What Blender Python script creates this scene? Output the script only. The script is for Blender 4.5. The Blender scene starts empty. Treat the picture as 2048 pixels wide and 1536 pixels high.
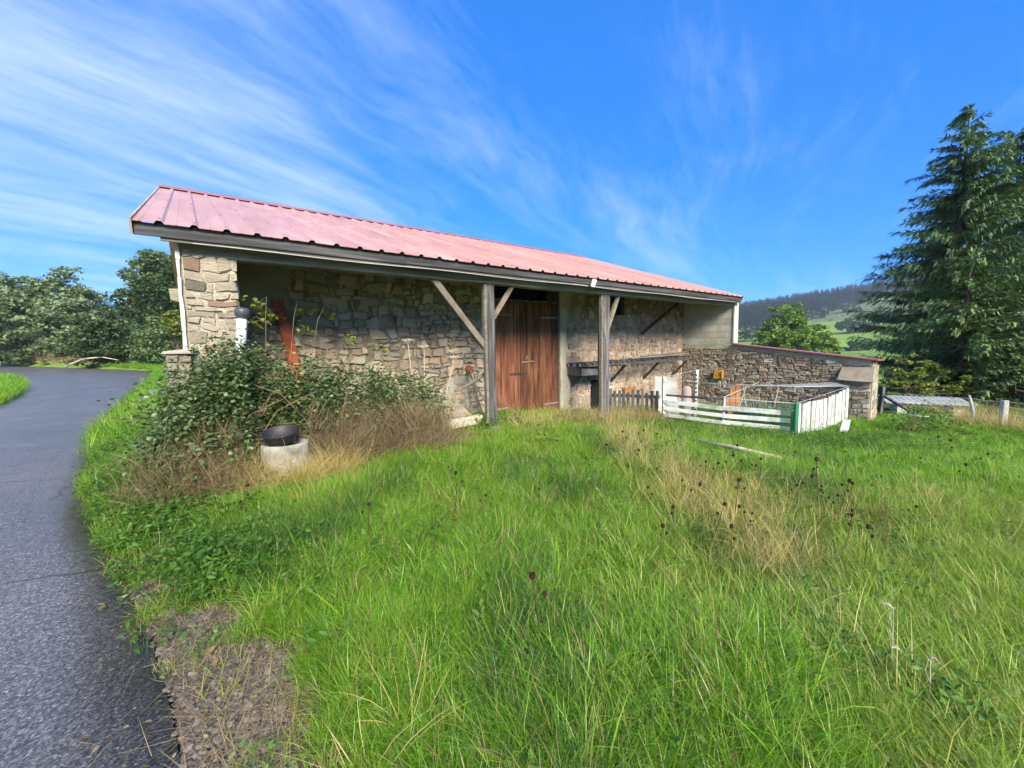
import bpy, math, random
import numpy as np
from mathutils import Vector, Matrix, Euler

R = math.radians
random.seed(7)
rng = np.random.default_rng(11)
scene = bpy.context.scene
COL = scene.collection

# ------------------------------------------------------------------ camera
cd = bpy.data.cameras.new('camera')
cam = bpy.data.objects.new('camera', cd)
COL.objects.link(cam)
F_PX, PITCH, ROLL = 829.74, 0.090779, -0.014597
cd.sensor_width = 36.0
cd.lens = F_PX / 2048 * 36.0
cd.clip_start = 0.05
cd.clip_end = 6000
R0 = Vector((1, 0, 0)); U0 = Vector((0, math.sin(PITCH), math.cos(PITCH))); FW = Vector((0, math.cos(PITCH), -math.sin(PITCH)))
RX = (R0 + ROLL * U0).normalized(); UX = (U0 - ROLL * R0).normalized()
M = Matrix((RX, UX, -FW)).transposed().to_4x4()
M.translation = Vector((0, 0, 1.6))
cam.matrix_world = M
scene.camera = cam

# ------------------------------------------------------------------ world and sun
SKY_TINT, CLOUD = (0.075, 0.66, 1.34), (4.0, 4.8, 5.9)
SUN_ELEV, SUN_AZ = R(33), R(160)          # azimuth clockwise from +y
w = bpy.data.worlds.new('World'); scene.world = w; w.use_nodes = True
nt = w.node_tree; N = nt.nodes; LK = nt.links
N.clear()
def nd(tree, typ, **kw):
    n = tree.nodes.new(typ)
    for k, v in kw.items():
        if k.startswith('i_'):
            key = k[2:]
            n.inputs[int(key) if key.isdigit() else key].default_value = v
        else: setattr(n, k, v)
    return n
def mth(tree, op, a, b=None, clamp=False):
    n = tree.nodes.new('ShaderNodeMath'); n.operation = op; n.use_clamp = clamp
    for i, v in enumerate((a, b)):
        if v is None: continue
        if isinstance(v, (int, float)): n.inputs[i].default_value = v
        else: tree.links.new(v, n.inputs[i])
    return n.outputs[0]
def ramp(tree, fac, stops, interp='LINEAR'):
    n = tree.nodes.new('ShaderNodeValToRGB'); n.color_ramp.interpolation = interp
    el = n.color_ramp.elements
    while len(el) < len(stops): el.new(0.5)
    for e, (p, c) in zip(el, stops):
        e.position = p; e.color = (*c, 1) if len(c) == 3 else c
    if fac is not None: tree.links.new(fac, n.inputs[0])
    return n.outputs[0]
def mixc(tree, fac, a, b, mode='MIX'):
    n = tree.nodes.new('ShaderNodeMix'); n.data_type = 'RGBA'; n.blend_type = mode
    for i, v in ((0, fac), (6, a), (7, b)):
        if isinstance(v, (int, float)): n.inputs[i].default_value = v
        elif isinstance(v, tuple): n.inputs[i].default_value = (*v, 1) if len(v) == 3 else v
        else: tree.links.new(v, n.inputs[i])
    return n.outputs[2]

sky = nd(nt, 'ShaderNodeTexSky', sky_type='NISHITA', sun_disc=False, sun_elevation=SUN_ELEV, sun_rotation=SUN_AZ,
         altitude=900, air_density=1.0, dust_density=0.3, ozone_density=3.0)
tc = nd(nt, 'ShaderNodeTexCoord')
sep = nd(nt, 'ShaderNodeSeparateXYZ'); LK.new(tc.outputs['Generated'], sep.inputs[0])
zz = mth(nt, 'ADD', mth(nt, 'MAXIMUM', sep.outputs[2], 0.0), 0.16)
cmb = nd(nt, 'ShaderNodeCombineXYZ')
LK.new(mth(nt, 'DIVIDE', sep.outputs[0], zz), cmb.inputs[0]); LK.new(mth(nt, 'DIVIDE', sep.outputs[1], zz), cmb.inputs[1])
# streak axis: rotate so that x runs along the streaks
rot = nd(nt, 'ShaderNodeVectorRotate', rotation_type='Z_AXIS'); LK.new(cmb.outputs[0], rot.inputs[0]); rot.inputs['Angle'].default_value = R(-58)
warp = nd(nt, 'ShaderNodeTexNoise', i_Scale=0.7, i_Detail=3.0); LK.new(rot.outputs[0], warp.inputs['Vector'])
wv = nd(nt, 'ShaderNodeVectorMath', operation='MULTIPLY_ADD'); LK.new(warp.outputs['Color'], wv.inputs[0]); wv.inputs[1].default_value = (0.5, 0.5, 0); LK.new(rot.outputs[0], wv.inputs[2])
def streak(sx, sy, detail, rough, off):
    mp = nd(nt, 'ShaderNodeMapping'); LK.new(wv.outputs[0], mp.inputs[0])
    mp.inputs['Scale'].default_value = (sx, sy, 1); mp.inputs['Location'].default_value = (off, off * 1.7, 0)
    nz = nd(nt, 'ShaderNodeTexNoise', i_Scale=1.0, i_Detail=detail, i_Roughness=rough); LK.new(mp.outputs[0], nz.inputs['Vector'])
    return nz.outputs[0]
big = streak(0.22, 0.42, 3, 0.5, 3.1)
mid = streak(0.6, 1.9, 10, 0.62, 2.3)
fine = streak(2.6, 11.0, 10, 0.72, 7.7)
# denser veil toward the west and south-west, thin toward the east
side = nd(nt, 'ShaderNodeVectorMath', operation='DOT_PRODUCT'); LK.new(tc.outputs['Generated'], side.inputs[0]); side.inputs[1].default_value = (-0.80, -0.22, 0.0)
cov = mth(nt, 'ADD', mth(nt, 'MULTIPLY', big, 0.8), mth(nt, 'MULTIPLY', side.outputs['Value'], 0.30))
body = mth(nt, 'ADD', mth(nt, 'MULTIPLY', mid, 0.9), mth(nt, 'MULTIPLY', fine, 0.42))
dens = mth(nt, 'SUBTRACT', mth(nt, 'ADD', cov, body), 0.87)
veil = nd(nt, 'ShaderNodeMapRange', interpolation_type='SMOOTHSTEP'); LK.new(dens, veil.inputs[0])
veil.inputs[1].default_value = 0.0; veil.inputs[2].default_value = 0.78; veil.inputs[4].default_value = 0.84
hz = mth(nt, 'MULTIPLY', mth(nt, 'POWER', mth(nt, 'SUBTRACT', 1.0, mth(nt, 'MAXIMUM', sep.outputs[2], 0.0)), 9.0), 0.07)
allc = mth(nt, 'ADD', veil.outputs[0], hz, True)
skyc = mixc(nt, 0.5, mixc(nt, 1.0, sky.outputs[0], SKY_TINT, 'MULTIPLY'), (0.09, 1.34, 5.0))
col = mixc(nt, allc, skyc, CLOUD)
bg = nd(nt, 'ShaderNodeBackground'); LK.new(col, bg.inputs[0]); bg.inputs[1].default_value = 0.0585
out = nd(nt, 'ShaderNodeOutputWorld'); LK.new(bg.outputs[0], out.inputs[0])

sl = bpy.data.lights.new('sun', 'SUN'); sl.energy = 2.4; sl.angle = R(20); sl.color = (1.0, 0.90, 0.72)
so = bpy.data.objects.new('sun', sl); COL.objects.link(so)
sd = Vector((math.sin(SUN_AZ) * math.cos(SUN_ELEV), math.cos(SUN_AZ) * math.cos(SUN_ELEV), math.sin(SUN_ELEV)))
so.rotation_euler = sd.to_track_quat('Z', 'Y').to_euler(); so.location = sd * 50

vs = scene.view_settings
vs.view_transform = 'Standard'; vs.look = 'None'; vs.gamma = 1.0; vs.use_curve_mapping = False
vs.exposure = 1.95
scene.cycles.max_bounces = 4; scene.cycles.diffuse_bounces = 3; scene.cycles.glossy_bounces = 2
scene.cycles.use_adaptive_sampling = True; scene.cycles.adaptive_threshold = 0.02; scene.cycles.adaptive_min_samples = 16
scene.cycles.transmission_bounces = 2; scene.cycles.transparent_max_bounces = 6
scene.cycles.use_denoising = True

# ------------------------------------------------------------------ frame of the barn
EX, EY = -3.99246, 4.52700
ANG = math.pi / 2 - 0.929256
DX, DY = math.cos(ANG), math.sin(ANG)
def W(s, t, z=0.0):                       # barn axes (along, into, up) -> world
    return Vector((EX + DX * s - DY * t, EY + DY * s + DX * t, z))
def st_of(x, y):
    return (x - EX) * DX + (y - EY) * DY, -(x - EX) * DY + (y - EY) * DX
def sst(a, b, x):
    t = np.clip((x - a) / (b - a), 0, 1); return t * t * (3 - 2 * t)

# ------------------------------------------------------------------ road outline and terrain heights
ROAD_R = [(-0.3, 0.1), (-0.75, 0.8), (-1.3, 1.46), (-1.96, 2.1), (-3.01, 3.0), (-4.16, 3.97), (-6.79, 6.7), (-9.27, 9.69), (-13.69, 15.29), (-21.93, 25.5), (-30.3, 34.3), (-45.6, 43.3), (-66.8, 54.3), (-90, 62)]
ROAD_L = [(-5.2, -0.6), (-5.4, 0.3), (-5.8, 1.3), (-6.4, 2.2), (-7.3, 3.3), (-8.4, 4.7), (-10.6, 7.2), (-13.2, 9.9), (-18.6, 15.4), (-23.2, 19.6), (-27.7, 23.0), (-36, 28), (-60, 38), (-90, 47)]
ROAD_R = [(1.5, -6.0), (0.6, -2.0)] + ROAD_R; ROAD_L = [(-3.2, -7.0), (-4.5, -3.0)] + ROAD_L
def catmull(pts, n):
    P = [np.array(p, float) for p in pts]; P = [2 * P[0] - P[1]] + P + [2 * P[-1] - P[-2]]; o = []
    for i in range(1, len(P) - 2):
        for k in range(n):
            t = k / n; a, b, c, d = P[i - 1:i + 3]
            o.append(0.5 * (2 * b + (c - a) * t + (2 * a - 5 * b + 4 * c - d) * t * t + (3 * b - 3 * c + d - a) * t ** 3))
    o.append(P[-2]); return np.array(o)
RR = catmull(ROAD_R, 8); RL = catmull(ROAD_L, 8)
RPOLY = np.vstack([RR, RL[::-1]])
def in_poly(x, y, poly):
    ins = np.zeros(x.shape, bool); n = len(poly)
    for i in range(n):
        x1, y1 = poly[i]; x2, y2 = poly[(i + 1) % n]
        if y1 == y2: continue
        c = ((y1 > y) != (y2 > y)) & (x < (x2 - x1) * (y - y1) / (y2 - y1) + x1)
        ins ^= c
    return ins
def dist_line(x, y, pts):
    d = np.full(x.shape, 1e9)
    for (x1, y1), (x2, y2) in zip(pts[:-1], pts[1:]):
        dx, dy = x2 - x1, y2 - y1
        t = np.clip(((x - x1) * dx + (y - y1) * dy) / (dx * dx + dy * dy + 1e-12), 0, 1)
        d = np.minimum(d, np.hypot(x - x1 - t * dx, y - y1 - t * dy))
    return d
def wav(x, y, sc, seed):
    r = np.random.default_rng(seed); v = np.zeros_like(x)
    for k in range(5):
        a = r.uniform(0, 6.28); f = sc * r.uniform(0.6, 1.7); p = r.uniform(0, 6.28)
        v = v + np.sin((x * math.cos(a) + y * math.sin(a)) * f + p)
    return v / 5
def height(x, y):
    x = np.asarray(x, float); y = np.asarray(y, float)
    s, t = st_of(x, y); r = np.hypot(x, y); az = np.degrees(np.arctan2(x, y))
    h = -0.5 * sst(4, 13, s)
    H = np.interp(az, [-180, -90, -55, -20, 0, 20, 30, 42, 60, 90, 180], [20, 40, 50, 45, 34, 34, 44, 60, 75, 60, 20])
    wv_ = sst(4, 18, az) * (1 - sst(100, 150, az))
    lo = np.interp(r, [0, 24, 60, 110, 200, 300, 1600], [0, 0, -5, -8, -4, 0, 0])
    up = np.interp(r, [0, 270, 300, 450, 700, 1000, 1600], [0, 0.03, 0.06, 0.36, 1.0, 1.05, 0.9])
    h = h + wv_ * lo + H * up
    road = dist_line(x, y, RR[::4])
    near = sst(0.1, 1.2, road) * (1 - sst(30, 60, r))
    h = h + near * (0.045 + 0.05 * wav(x, y, 2.2, 3) + 0.03 * wav(x, y, 6.0, 5))
    # low bank against the end pier, under the brambles
    h = h + 0.38 * np.exp(-(((s - 0.7) / 1.3) ** 2 + ((t - 0.1) / 0.7) ** 2))
    return np.where(in_poly(x, y, RPOLY), -0.05, h)
def gz(x, y): return float(height(np.array([x]), np.array([y]))[0])

# ------------------------------------------------------------------ mesh helpers
def np_mesh(name, V, polys, mats, parent=None, smooth=False, midx=None, link=True):
    V = np.asarray(V, np.float32).reshape(-1, 3)
    if not isinstance(polys, (list, tuple)): polys = [polys]
    polys = [np.asarray(p, np.int32) for p in polys if len(p)]
    me = bpy.data.meshes.new(name)
    nl = sum(p.size for p in polys); npo = sum(len(p) for p in polys)
    me.vertices.add(len(V)); me.vertices.foreach_set('co', V.ravel())
    me.loops.add(nl); me.polygons.add(npo)
    me.loops.foreach_set('vertex_index', np.concatenate([p.ravel() for p in polys]))
    tot = np.concatenate([np.full(len(p), p.shape[1], np.int32) for p in polys])
    st = np.concatenate([[0], np.cumsum(tot)[:-1]]).astype(np.int32)
    me.polygons.foreach_set('loop_start', st); me.polygons.foreach_set('loop_total', tot)
    if smooth: me.polygons.foreach_set('use_smooth', np.ones(npo, bool))
    if not isinstance(mats, (list, tuple)): mats = [mats]
    for m in mats: me.materials.append(m)
    if midx is not None: me.polygons.foreach_set('material_index', np.asarray(midx, np.int32))
    me.update(calc_edges=True); me.validate()
    o = bpy.data.objects.new(name, me)
    if link: COL.objects.link(o)
    if parent: o.parent = parent
    return o

class MB:
    def __init__(self): self.v = []; self.f = []
    def add(self, vs_, fs):
        b = len(self.v); self.v += [tuple(v) for v in vs_]; self.f += [tuple(i + b for i in f) for f in fs]
    def hexa(self, c):                     # 8 corners: bottom 4 ccw, top 4 ccw
        self.add(c, [(3, 2, 1, 0), (4, 5, 6, 7), (0, 1, 5, 4), (1, 2, 6, 5), (2, 3, 7, 6), (3, 0, 4, 7)])
    def box(self, x0, x1, y0, y1, z0, z1):
        self.hexa([(x0, y0, z0), (x1, y0, z0), (x1, y1, z0), (x0, y1, z0), (x0, y0, z1), (x1, y0, z1), (x1, y1, z1), (x0, y1, z1)])
    def beam(self, p, q, w_, h_, up=(0, 0, 1), ch=0.0, jit=0.0):  # rectangular bar from p to q with chamfered long edges
        p = Vector(p); q = Vector(q); d = (q - p).normalized(); u = Vector(up)
        sd_ = d.cross(u)
        if sd_.length < 1e-3: sd_ = d.cross(Vector((0, 1, 0)))
        sd_.normalize(); u = sd_.cross(d)
        ch = ch or min(w_, h_) * 0.1
        pr = [(-w_/2+ch, -h_/2), (w_/2-ch, -h_/2), (w_/2, -h_/2+ch), (w_/2, h_/2-ch), (w_/2-ch, h_/2), (-w_/2+ch, h_/2), (-w_/2, h_/2-ch), (-w_/2, -h_/2+ch)]
        n = max(2, int((q - p).length / 0.5) + 1) if jit else 2
        vv = []; ff = []
        for i in range(n):
            c = p.lerp(q, i / (n - 1)) + (Vector((random.uniform(-jit, jit) for _ in range(3))) if jit else Vector())
            vv += [c + sd_ * a + u * b for a, b in pr]
        for i in range(n - 1):
            for k in range(8):
                a = i * 8 + k; b = i * 8 + (k + 1) % 8; ff.append((a, b, b + 8, a + 8))
        ff.append(tuple(range(7, -1, -1))); ff.append(tuple(range((n - 1) * 8, n * 8)))
        self.add(vv, ff)
    def tube(self, pts, rad, n=6, cap=True):
        pts = [Vector(p) for p in pts]; vv = []; ff = []
        rads = rad if isinstance(rad, (list, tuple)) else [rad] * len(pts)
        ref = Vector((0.3, 0.2, 1)) if abs((pts[-1] - pts[0]).normalized().z) < 0.9 else Vector((1, 0.1, 0))
        for i, p in enumerate(pts):
            d = (pts[min(i + 1, len(pts) - 1)] - pts[max(i - 1, 0)]).normalized()
            a = d.cross(ref).normalized(); b = d.cross(a)
            for k in range(n):
                an = 2 * math.pi * k / n; vv.append(p + (a * math.cos(an) + b * math.sin(an)) * rads[i])
        for i in range(len(pts) - 1):
            for k in range(n): 
                ff.append((i*n + k, i*n + (k+1) % n, (i+1)*n + (k+1) % n, (i+1)*n + k))
        if cap: ff.append(tuple(range(n - 1, -1, -1))); ff.append(tuple(range((len(pts)-1)*n, len(pts)*n)))
        self.add(vv, ff)
    def lathe(self, prof, n=24, c=(0, 0, 0), tilt=None):
        vv = []; ff = []
        for r, z in prof:
            for k in range(n):
                a = 2 * math.pi * k / n; v = Vector((r * math.cos(a), r * math.sin(a), z))
                if tilt: v = tilt @ v
                vv.append(v + Vector(c))
        for i in range(len(prof) - 1):
            for k in range(n): ff.append((i*n + k, i*n + (k+1) % n, (i+1)*n + (k+1) % n, (i+1)*n + k))
        self.add(vv, ff)
    def build(self, name, m, parent=None, smooth=False, link=True):
        me = bpy.data.meshes.new(name); me.from_pydata(self.v, [], self.f)
        for x in (m if isinstance(m, (list, tuple)) else [m]): me.materials.append(x)
        if smooth:
            me.polygons.foreach_set('use_smooth', np.ones(len(me.polygons), bool))
        me.update()
        o = bpy.data.objects.new(name, me)
        if link: COL.objects.link(o)
        if parent: o.parent = parent
        return o

def tag(o, label=None, cat=None, group=None, kind=None):
    if label: o['label'] = label
    if cat: o['category'] = cat
    if group: o['group'] = group
    if kind: o['kind'] = kind
    return o
def thing(name, label, cat, loc=(0, 0, 0), rz=0.0, group=None):
    o = bpy.data.objects.new(name, None); COL.objects.link(o)
    o.location = loc; o.rotation_euler = (0, 0, rz); o.empty_display_size = 0.2
    return tag(o, label, cat, group)
def thing_st(name, label, cat, s, t, z=None, group=None):
    p = W(s, t); p.z = gz(p.x, p.y) if z is None else z
    return thing(name, label, cat, p, ANG, group)

# ------------------------------------------------------------------ materials
def base_mat(name):
    m = bpy.data.materials.new(name); m.use_nodes = True
    t = m.node_tree; b = t.nodes['Principled BSDF']; return m, t, b
def pm(name, cols, scale=4.0, rough=0.85, bump=0.3, bscale=30.0, spec=0.3, stretch=None, vary=0.0, isl=0.0, hue=0.0, detail=6, metal=0.0, dist=0.02, nrough=0.6, speck=None):
    m, t, b = base_mat(name)
    co = nd(t, 'ShaderNodeTexCoord'); v = co.outputs['Object']
    oi = nd(t, 'ShaderNodeObjectInfo')
    ad = nd(t, 'ShaderNodeVectorMath', operation='ADD'); t.links.new(v, ad.inputs[0])
    ml = mth(t, 'MULTIPLY', oi.outputs['Random'], 37.0); t.links.new(ml, ad.inputs[1]); v = ad.outputs[0]
    if stretch:
        mp = nd(t, 'ShaderNodeMapping'); mp.inputs['Scale'].default_value = stretch; t.links.new(v, mp.inputs[0]); v = mp.outputs[0]
    nz = nd(t, 'ShaderNodeTexNoise', i_Scale=scale, i_Detail=detail, i_Roughness=nrough); t.links.new(v, nz.inputs['Vector'])
    k = len(cols)
    c = ramp(t, nz.outputs[0], [(0.28 + 0.44 * i / max(1, k - 1), cc) for i, cc in enumerate(cols)])
    if speck:
        vz = nd(t, 'ShaderNodeTexNoise', i_Scale=speck[0], i_Detail=2.0); t.links.new(v, vz.inputs['Vector'])
        c = mixc(t, ramp(t, vz.outputs[0], [(speck[2], (0, 0, 0)), (min(1, speck[2] + 0.06), (1, 1, 1))]), c, speck[1])
    if vary or isl or hue:
        hs = nd(t, 'ShaderNodeHueSaturation')
        val = 1.0
        if vary: val = mth(t, 'ADD', 1 - vary, mth(t, 'MULTIPLY', oi.outputs['Random'], 2 * vary))
        if isl:
            ge = nd(t, 'ShaderNodeNewGeometry')
            iv = mth(t, 'ADD', 1 - isl, mth(t, 'MULTIPLY', ge.outputs['Random Per Island'], 2 * isl))
            val = iv if not vary else mth(t, 'MULTIPLY', val, iv)
        if not isinstance(val, float): t.links.new(val, hs.inputs['Value'])
        if hue:
            r2 = mth(t, 'FRACT', mth(t, 'MULTIPLY', oi.outputs['Random'], 17.31))
            t.links.new(mth(t, 'ADD', 0.5 - hue, mth(t, 'MULTIPLY', r2, 2 * hue)), hs.inputs['Hue'])
        t.links.new(c, hs.inputs['Color']); c = hs.outputs[0]
    t.links.new(c, b.inputs['Base Color'])
    b.inputs['Roughness'].default_value = rough; b.inputs['Specular IOR Level'].default_value = spec; b.inputs['Metallic'].default_value = metal
    if bump:
        bz = nd(t, 'ShaderNodeTexNoise', i_Scale=bscale, i_Detail=5.0, i_Roughness=0.65); t.links.new(v, bz.inputs['Vector'])
        bp = nd(t, 'ShaderNodeBump', i_Strength=bump, i_Distance=dist); t.links.new(bz.outputs[0], bp.inputs['Height']); t.links.new(bp.outputs[0], b.inputs['Normal'])
    return m
def leafmat(name, cols, trans=0.35, rough=0.5, spec=0.3, objw=0.5, tint=1.25, dead=0.0):
    """colour by leaf (island) and by plant (object), part of the light passing through"""
    m, t, b = base_mat(name)
    ge = nd(t, 'ShaderNodeNewGeometry'); oi = nd(t, 'ShaderNodeObjectInfo')
    f = mth(t, 'ADD', mth(t, 'MULTIPLY', ge.outputs['Random Per Island'], 1 - objw), mth(t, 'MULTIPLY', oi.outputs['Random'], objw))
    k = len(cols)
    c = ramp(t, f, [(0.08 + 0.84 * i / max(1, k - 1), cc) for i, cc in enumerate(cols)])
    if dead:
        fr = mth(t, 'FRACT', mth(t, 'MULTIPLY', ge.outputs['Random Per Island'], 13.7)); c = mixc(t, mth(t, 'LESS_THAN', fr, dead), c, (0.40, 0.31, 0.13))
    t.links.new(c, b.inputs['Base Color']); b.inputs['Roughness'].default_value = rough; b.inputs['Specular IOR Level'].default_value = spec
    tr = nd(t, 'ShaderNodeBsdfTranslucent')
    c2 = mixc(t, 1.0, c, (tint, tint, tint * 0.6), 'MULTIPLY'); t.links.new(c2, tr.inputs[0])
    mx = nd(t, 'ShaderNodeMixShader', i_0=trans); t.links.new(b.outputs[0], mx.inputs[1]); t.links.new(tr.outputs[0], mx.inputs[2])
    t.links.new(mx.outputs[0], t.nodes['Material Output'].inputs[0])
    return m
def stonemat(name, pal, isl=False, rough=0.9):
    m, t, b = base_mat(name)
    co = nd(t, 'ShaderNodeTexCoord'); oi = nd(t, 'ShaderNodeObjectInfo'); ge = nd(t, 'ShaderNodeNewGeometry')
    rnd = ge.outputs['Random Per Island'] if isl else oi.outputs['Random']
    k = len(pal)
    c0 = ramp(t, rnd, [(i / k, p) for i, p in enumerate(pal)], 'CONSTANT')
    r2 = mth(t, 'FRACT', mth(t, 'MULTIPLY', rnd, 23.7))
    ad = nd(t, 'ShaderNodeVectorMath', operation='ADD'); st_ = nd(t, 'ShaderNodeMapping'); st_.inputs['Scale'].default_value = (0.8, 0.8, 2.6); t.links.new(co.outputs['Object'], st_.inputs[0]); t.links.new(st_.outputs[0], ad.inputs[0]); t.links.new(mth(t, 'MULTIPLY', rnd, 50.0), ad.inputs[1])
    n1 = nd(t, 'ShaderNodeTexNoise', i_Scale=9.0, i_Detail=9.0, i_Roughness=0.72); t.links.new(ad.outputs[0], n1.inputs['Vector'])
    n2 = nd(t, 'ShaderNodeTexNoise', i_Scale=3.0, i_Detail=3.0); t.links.new(co.outputs['Object'], n2.inputs['Vector'])
    v = mth(t, 'ADD', mth(t, 'MULTIPLY', n1.outputs[0], 1.1), mth(t, 'MULTIPLY', r2, 0.5))
    hs = nd(t, 'ShaderNodeHueSaturation'); t.links.new(c0, hs.inputs['Color']); t.links.new(mth(t, 'ADD', v, 0.22), hs.inputs['Value'])
    lich = ramp(t, n2.outputs[0], [(0.58, (0, 0, 0)), (0.72, (0.55, 0.55, 0.55))])
    c = mixc(t, lich, hs.outputs[0], (0.25, 0.24, 0.18))
    t.links.new(c, b.inputs['Base Color']); b.inputs['Roughness'].default_value = rough; b.inputs['Specular IOR Level'].default_value = 0.2
    nb = nd(t, 'ShaderNodeTexNoise', i_Scale=18.0, i_Detail=8.0, i_Roughness=0.72); t.links.new(ad.outputs[0], nb.inputs['Vector'])
    bp = nd(t, 'ShaderNodeBump', i_Strength=1.0, i_Distance=0.03); t.links.new(nb.outputs[0], bp.inputs['Height']); t.links.new(bp.outputs[0], b.inputs['Normal'])
    return m

PAL_A = [(0.371, 0.319, 0.232), (0.418, 0.336, 0.244), (0.296, 0.261, 0.197), (0.452, 0.383, 0.284), (0.348, 0.267, 0.197), (0.389, 0.331, 0.238), (0.307, 0.284, 0.232), (0.406, 0.302, 0.220)]
PAL_B = [(0.35, 0.265, 0.195), (0.39, 0.31, 0.235), (0.29, 0.215, 0.16), (0.375, 0.27, 0.20), (0.42, 0.345, 0.265), (0.32, 0.26, 0.20), (0.335, 0.215, 0.155)]
PAL_P = [(0.37, 0.325, 0.24), (0.34, 0.295, 0.22), (0.41, 0.365, 0.28), (0.32, 0.28, 0.21), (0.36, 0.31, 0.225), (0.21, 0.185, 0.145), (0.34, 0.305, 0.24), (0.39, 0.34, 0.255), (0.31, 0.21, 0.155), (0.33, 0.29, 0.22), (0.38, 0.335, 0.255)]
PAL_D = [(0.30, 0.235, 0.17), (0.36, 0.29, 0.215), (0.25, 0.19, 0.14), (0.39, 0.345, 0.27), (0.31, 0.24, 0.18), (0.43, 0.395, 0.32), (0.27, 0.225, 0.175)]
MT = {}
MT['stone_a'] = stonemat('stone_tan', PAL_A); MT['stone_b'] = stonemat('stone_pinkish', PAL_B); MT['stone_p'] = stonemat('stone_pale', PAL_P); MT['stone_d'] = stonemat('stone_dark_schist', PAL_D)
MT['stone_bi'] = stonemat('rubble_pinkish', PAL_B, True); MT['stone_ai'] = stonemat('rubble_tan', PAL_A, True); MT['stone_di'] = stonemat('rubble_dark', PAL_D, True)
MT['mortar'] = pm('lime_mortar_gap_shade', [(0.11, 0.092, 0.07), (0.22, 0.19, 0.145), (0.36, 0.315, 0.245)], 5, 0.95, 0.9, 40, 0.1, dist=0.03)  # mortar colour darkened to paint the shadow in gaps between stones
MT['mortar_b'] = pm('lime_mortar_warm', [(0.27, 0.215, 0.16), (0.41, 0.34, 0.26), (0.48, 0.415, 0.33)], 6, 0.95, 0.9, 38, 0.1, dist=0.03)
MT['mortar_p'] = pm('pale_lime_mortar', [(0.33, 0.285, 0.21), (0.46, 0.41, 0.315), (0.54, 0.485, 0.38)], 6, 0.95, 0.9, 38, 0.1, dist=0.03)
MT['mortar_d'] = pm('earth_mortar', [(0.15, 0.11, 0.08), (0.27, 0.21, 0.155), (0.38, 0.33, 0.265)], 9, 0.95, 0.9, 40, 0.1, dist=0.03)
MT['render'] = pm('old_lime_render', [(0.27, 0.245, 0.185), (0.39, 0.36, 0.28), (0.48, 0.445, 0.355)], 2.2, 0.95, 0.5, 25, 0.1)
MT['render_dark'] = pm('grey_cement_render', [(0.19, 0.175, 0.145), (0.27, 0.25, 0.21), (0.34, 0.315, 0.265)], 2.0, 0.95, 0.4, 22, 0.1)
MT['render_white'] = pm('whitewashed_edge', [(0.42, 0.40, 0.34), (0.62, 0.60, 0.53)], 3, 0.9, 0.4, 20, 0.15)
MT['block'] = pm('concrete_block', [(0.40, 0.375, 0.31), (0.51, 0.485, 0.41), (0.58, 0.55, 0.475)], 3, 0.95, 0.4, 60, 0.1, vary=0.10)
MT['joint'] = pm('block_joint', [(0.40, 0.38, 0.32), (0.49, 0.465, 0.40)], 8, 0.95, 0.3, 50, 0.1)
MT['fascia'] = pm('weathered_board', [(0.03, 0.03, 0.032), (0.065, 0.065, 0.068), (0.13, 0.13, 0.135)], 3.0, 0.85, 0.5, 14, 0.2, stretch=(0.35, 4, 6), vary=0.15)
MT['beam'] = pm('old_grey_beam', [(0.11, 0.10, 0.075), (0.19, 0.175, 0.135), (0.26, 0.24, 0.19)], 3.0, 0.9, 0.5, 14, 0.15, stretch=(0.4, 5, 5), vary=0.15)
MT['post'] = pm('silvered_oak', [(0.035, 0.034, 0.034), (0.105, 0.10, 0.098), (0.25, 0.24, 0.23)], 3.2, 0.9, 0.7, 12, 0.2, stretch=(5, 5, 0.35), vary=0.2)
MT['brace'] = pm('oak_brace', [(0.10, 0.08, 0.06), (0.20, 0.17, 0.13), (0.28, 0.24, 0.19)], 4, 0.9, 0.6, 14, 0.2, vary=0.2)
MT['brown'] = pm('dark_brown_strut', [(0.05, 0.028, 0.018), (0.10, 0.05, 0.03)], 5, 0.8, 0.4, 20, 0.2)
MT['door'] = pm('stained_door_board', [(0.028, 0.011, 0.007), (0.10, 0.036, 0.019), (0.18, 0.072, 0.036), (0.26, 0.12, 0.062)], 1.7, 0.7, 0.5, 9, 0.3, stretch=(7, 7, 0.8), vary=0.32, hue=0.006, detail=9)
MT['iron'] = pm('pale_strap_iron', [(0.14, 0.115, 0.09), (0.26, 0.22, 0.18)], 12, 0.6, 0.2, 40, 0.4)
MT['darkiron'] = pm('dark_iron', [(0.03, 0.025, 0.02), (0.07, 0.05, 0.04)], 12, 0.5, 0.2, 40, 0.4)
MT['dark'] = pm('painted_shade_black', [(0.012, 0.012, 0.014), (0.02, 0.02, 0.022)], 2, 1.0, 0, 1, 0.0)  # near-black colour standing in for shade in openings and under roof ribs
MT['roof'] = pm('faded_red_sheet', [(0.43, 0.205, 0.15), (0.53, 0.28, 0.215), (0.62, 0.39, 0.325)], 1.1, 0.36, 0.05, 6, 0.8, vary=0.06, stretch=(2.2, 0.30, 1), detail=10)
MT['roofedge'] = pm('red_ridge_sheet', [(0.33, 0.09, 0.08), (0.42, 0.13, 0.11)], 2, 0.4, 0.05, 6, 0.5)
MT['screw'] = pm('roof_screw', [(0.12, 0.05, 0.05), (0.2, 0.09, 0.08)], 2, 0.5, 0, 1, 0.4)
MT['white'] = pm('chipped_white_paint', [(0.24, 0.25, 0.21), (0.52, 0.53, 0.50), (0.68, 0.69, 0.67)], 3.5, 0.7, 0.3, 20, 0.3, stretch=(1, 1, 1), vary=0.12, detail=9, nrough=0.75)
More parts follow.
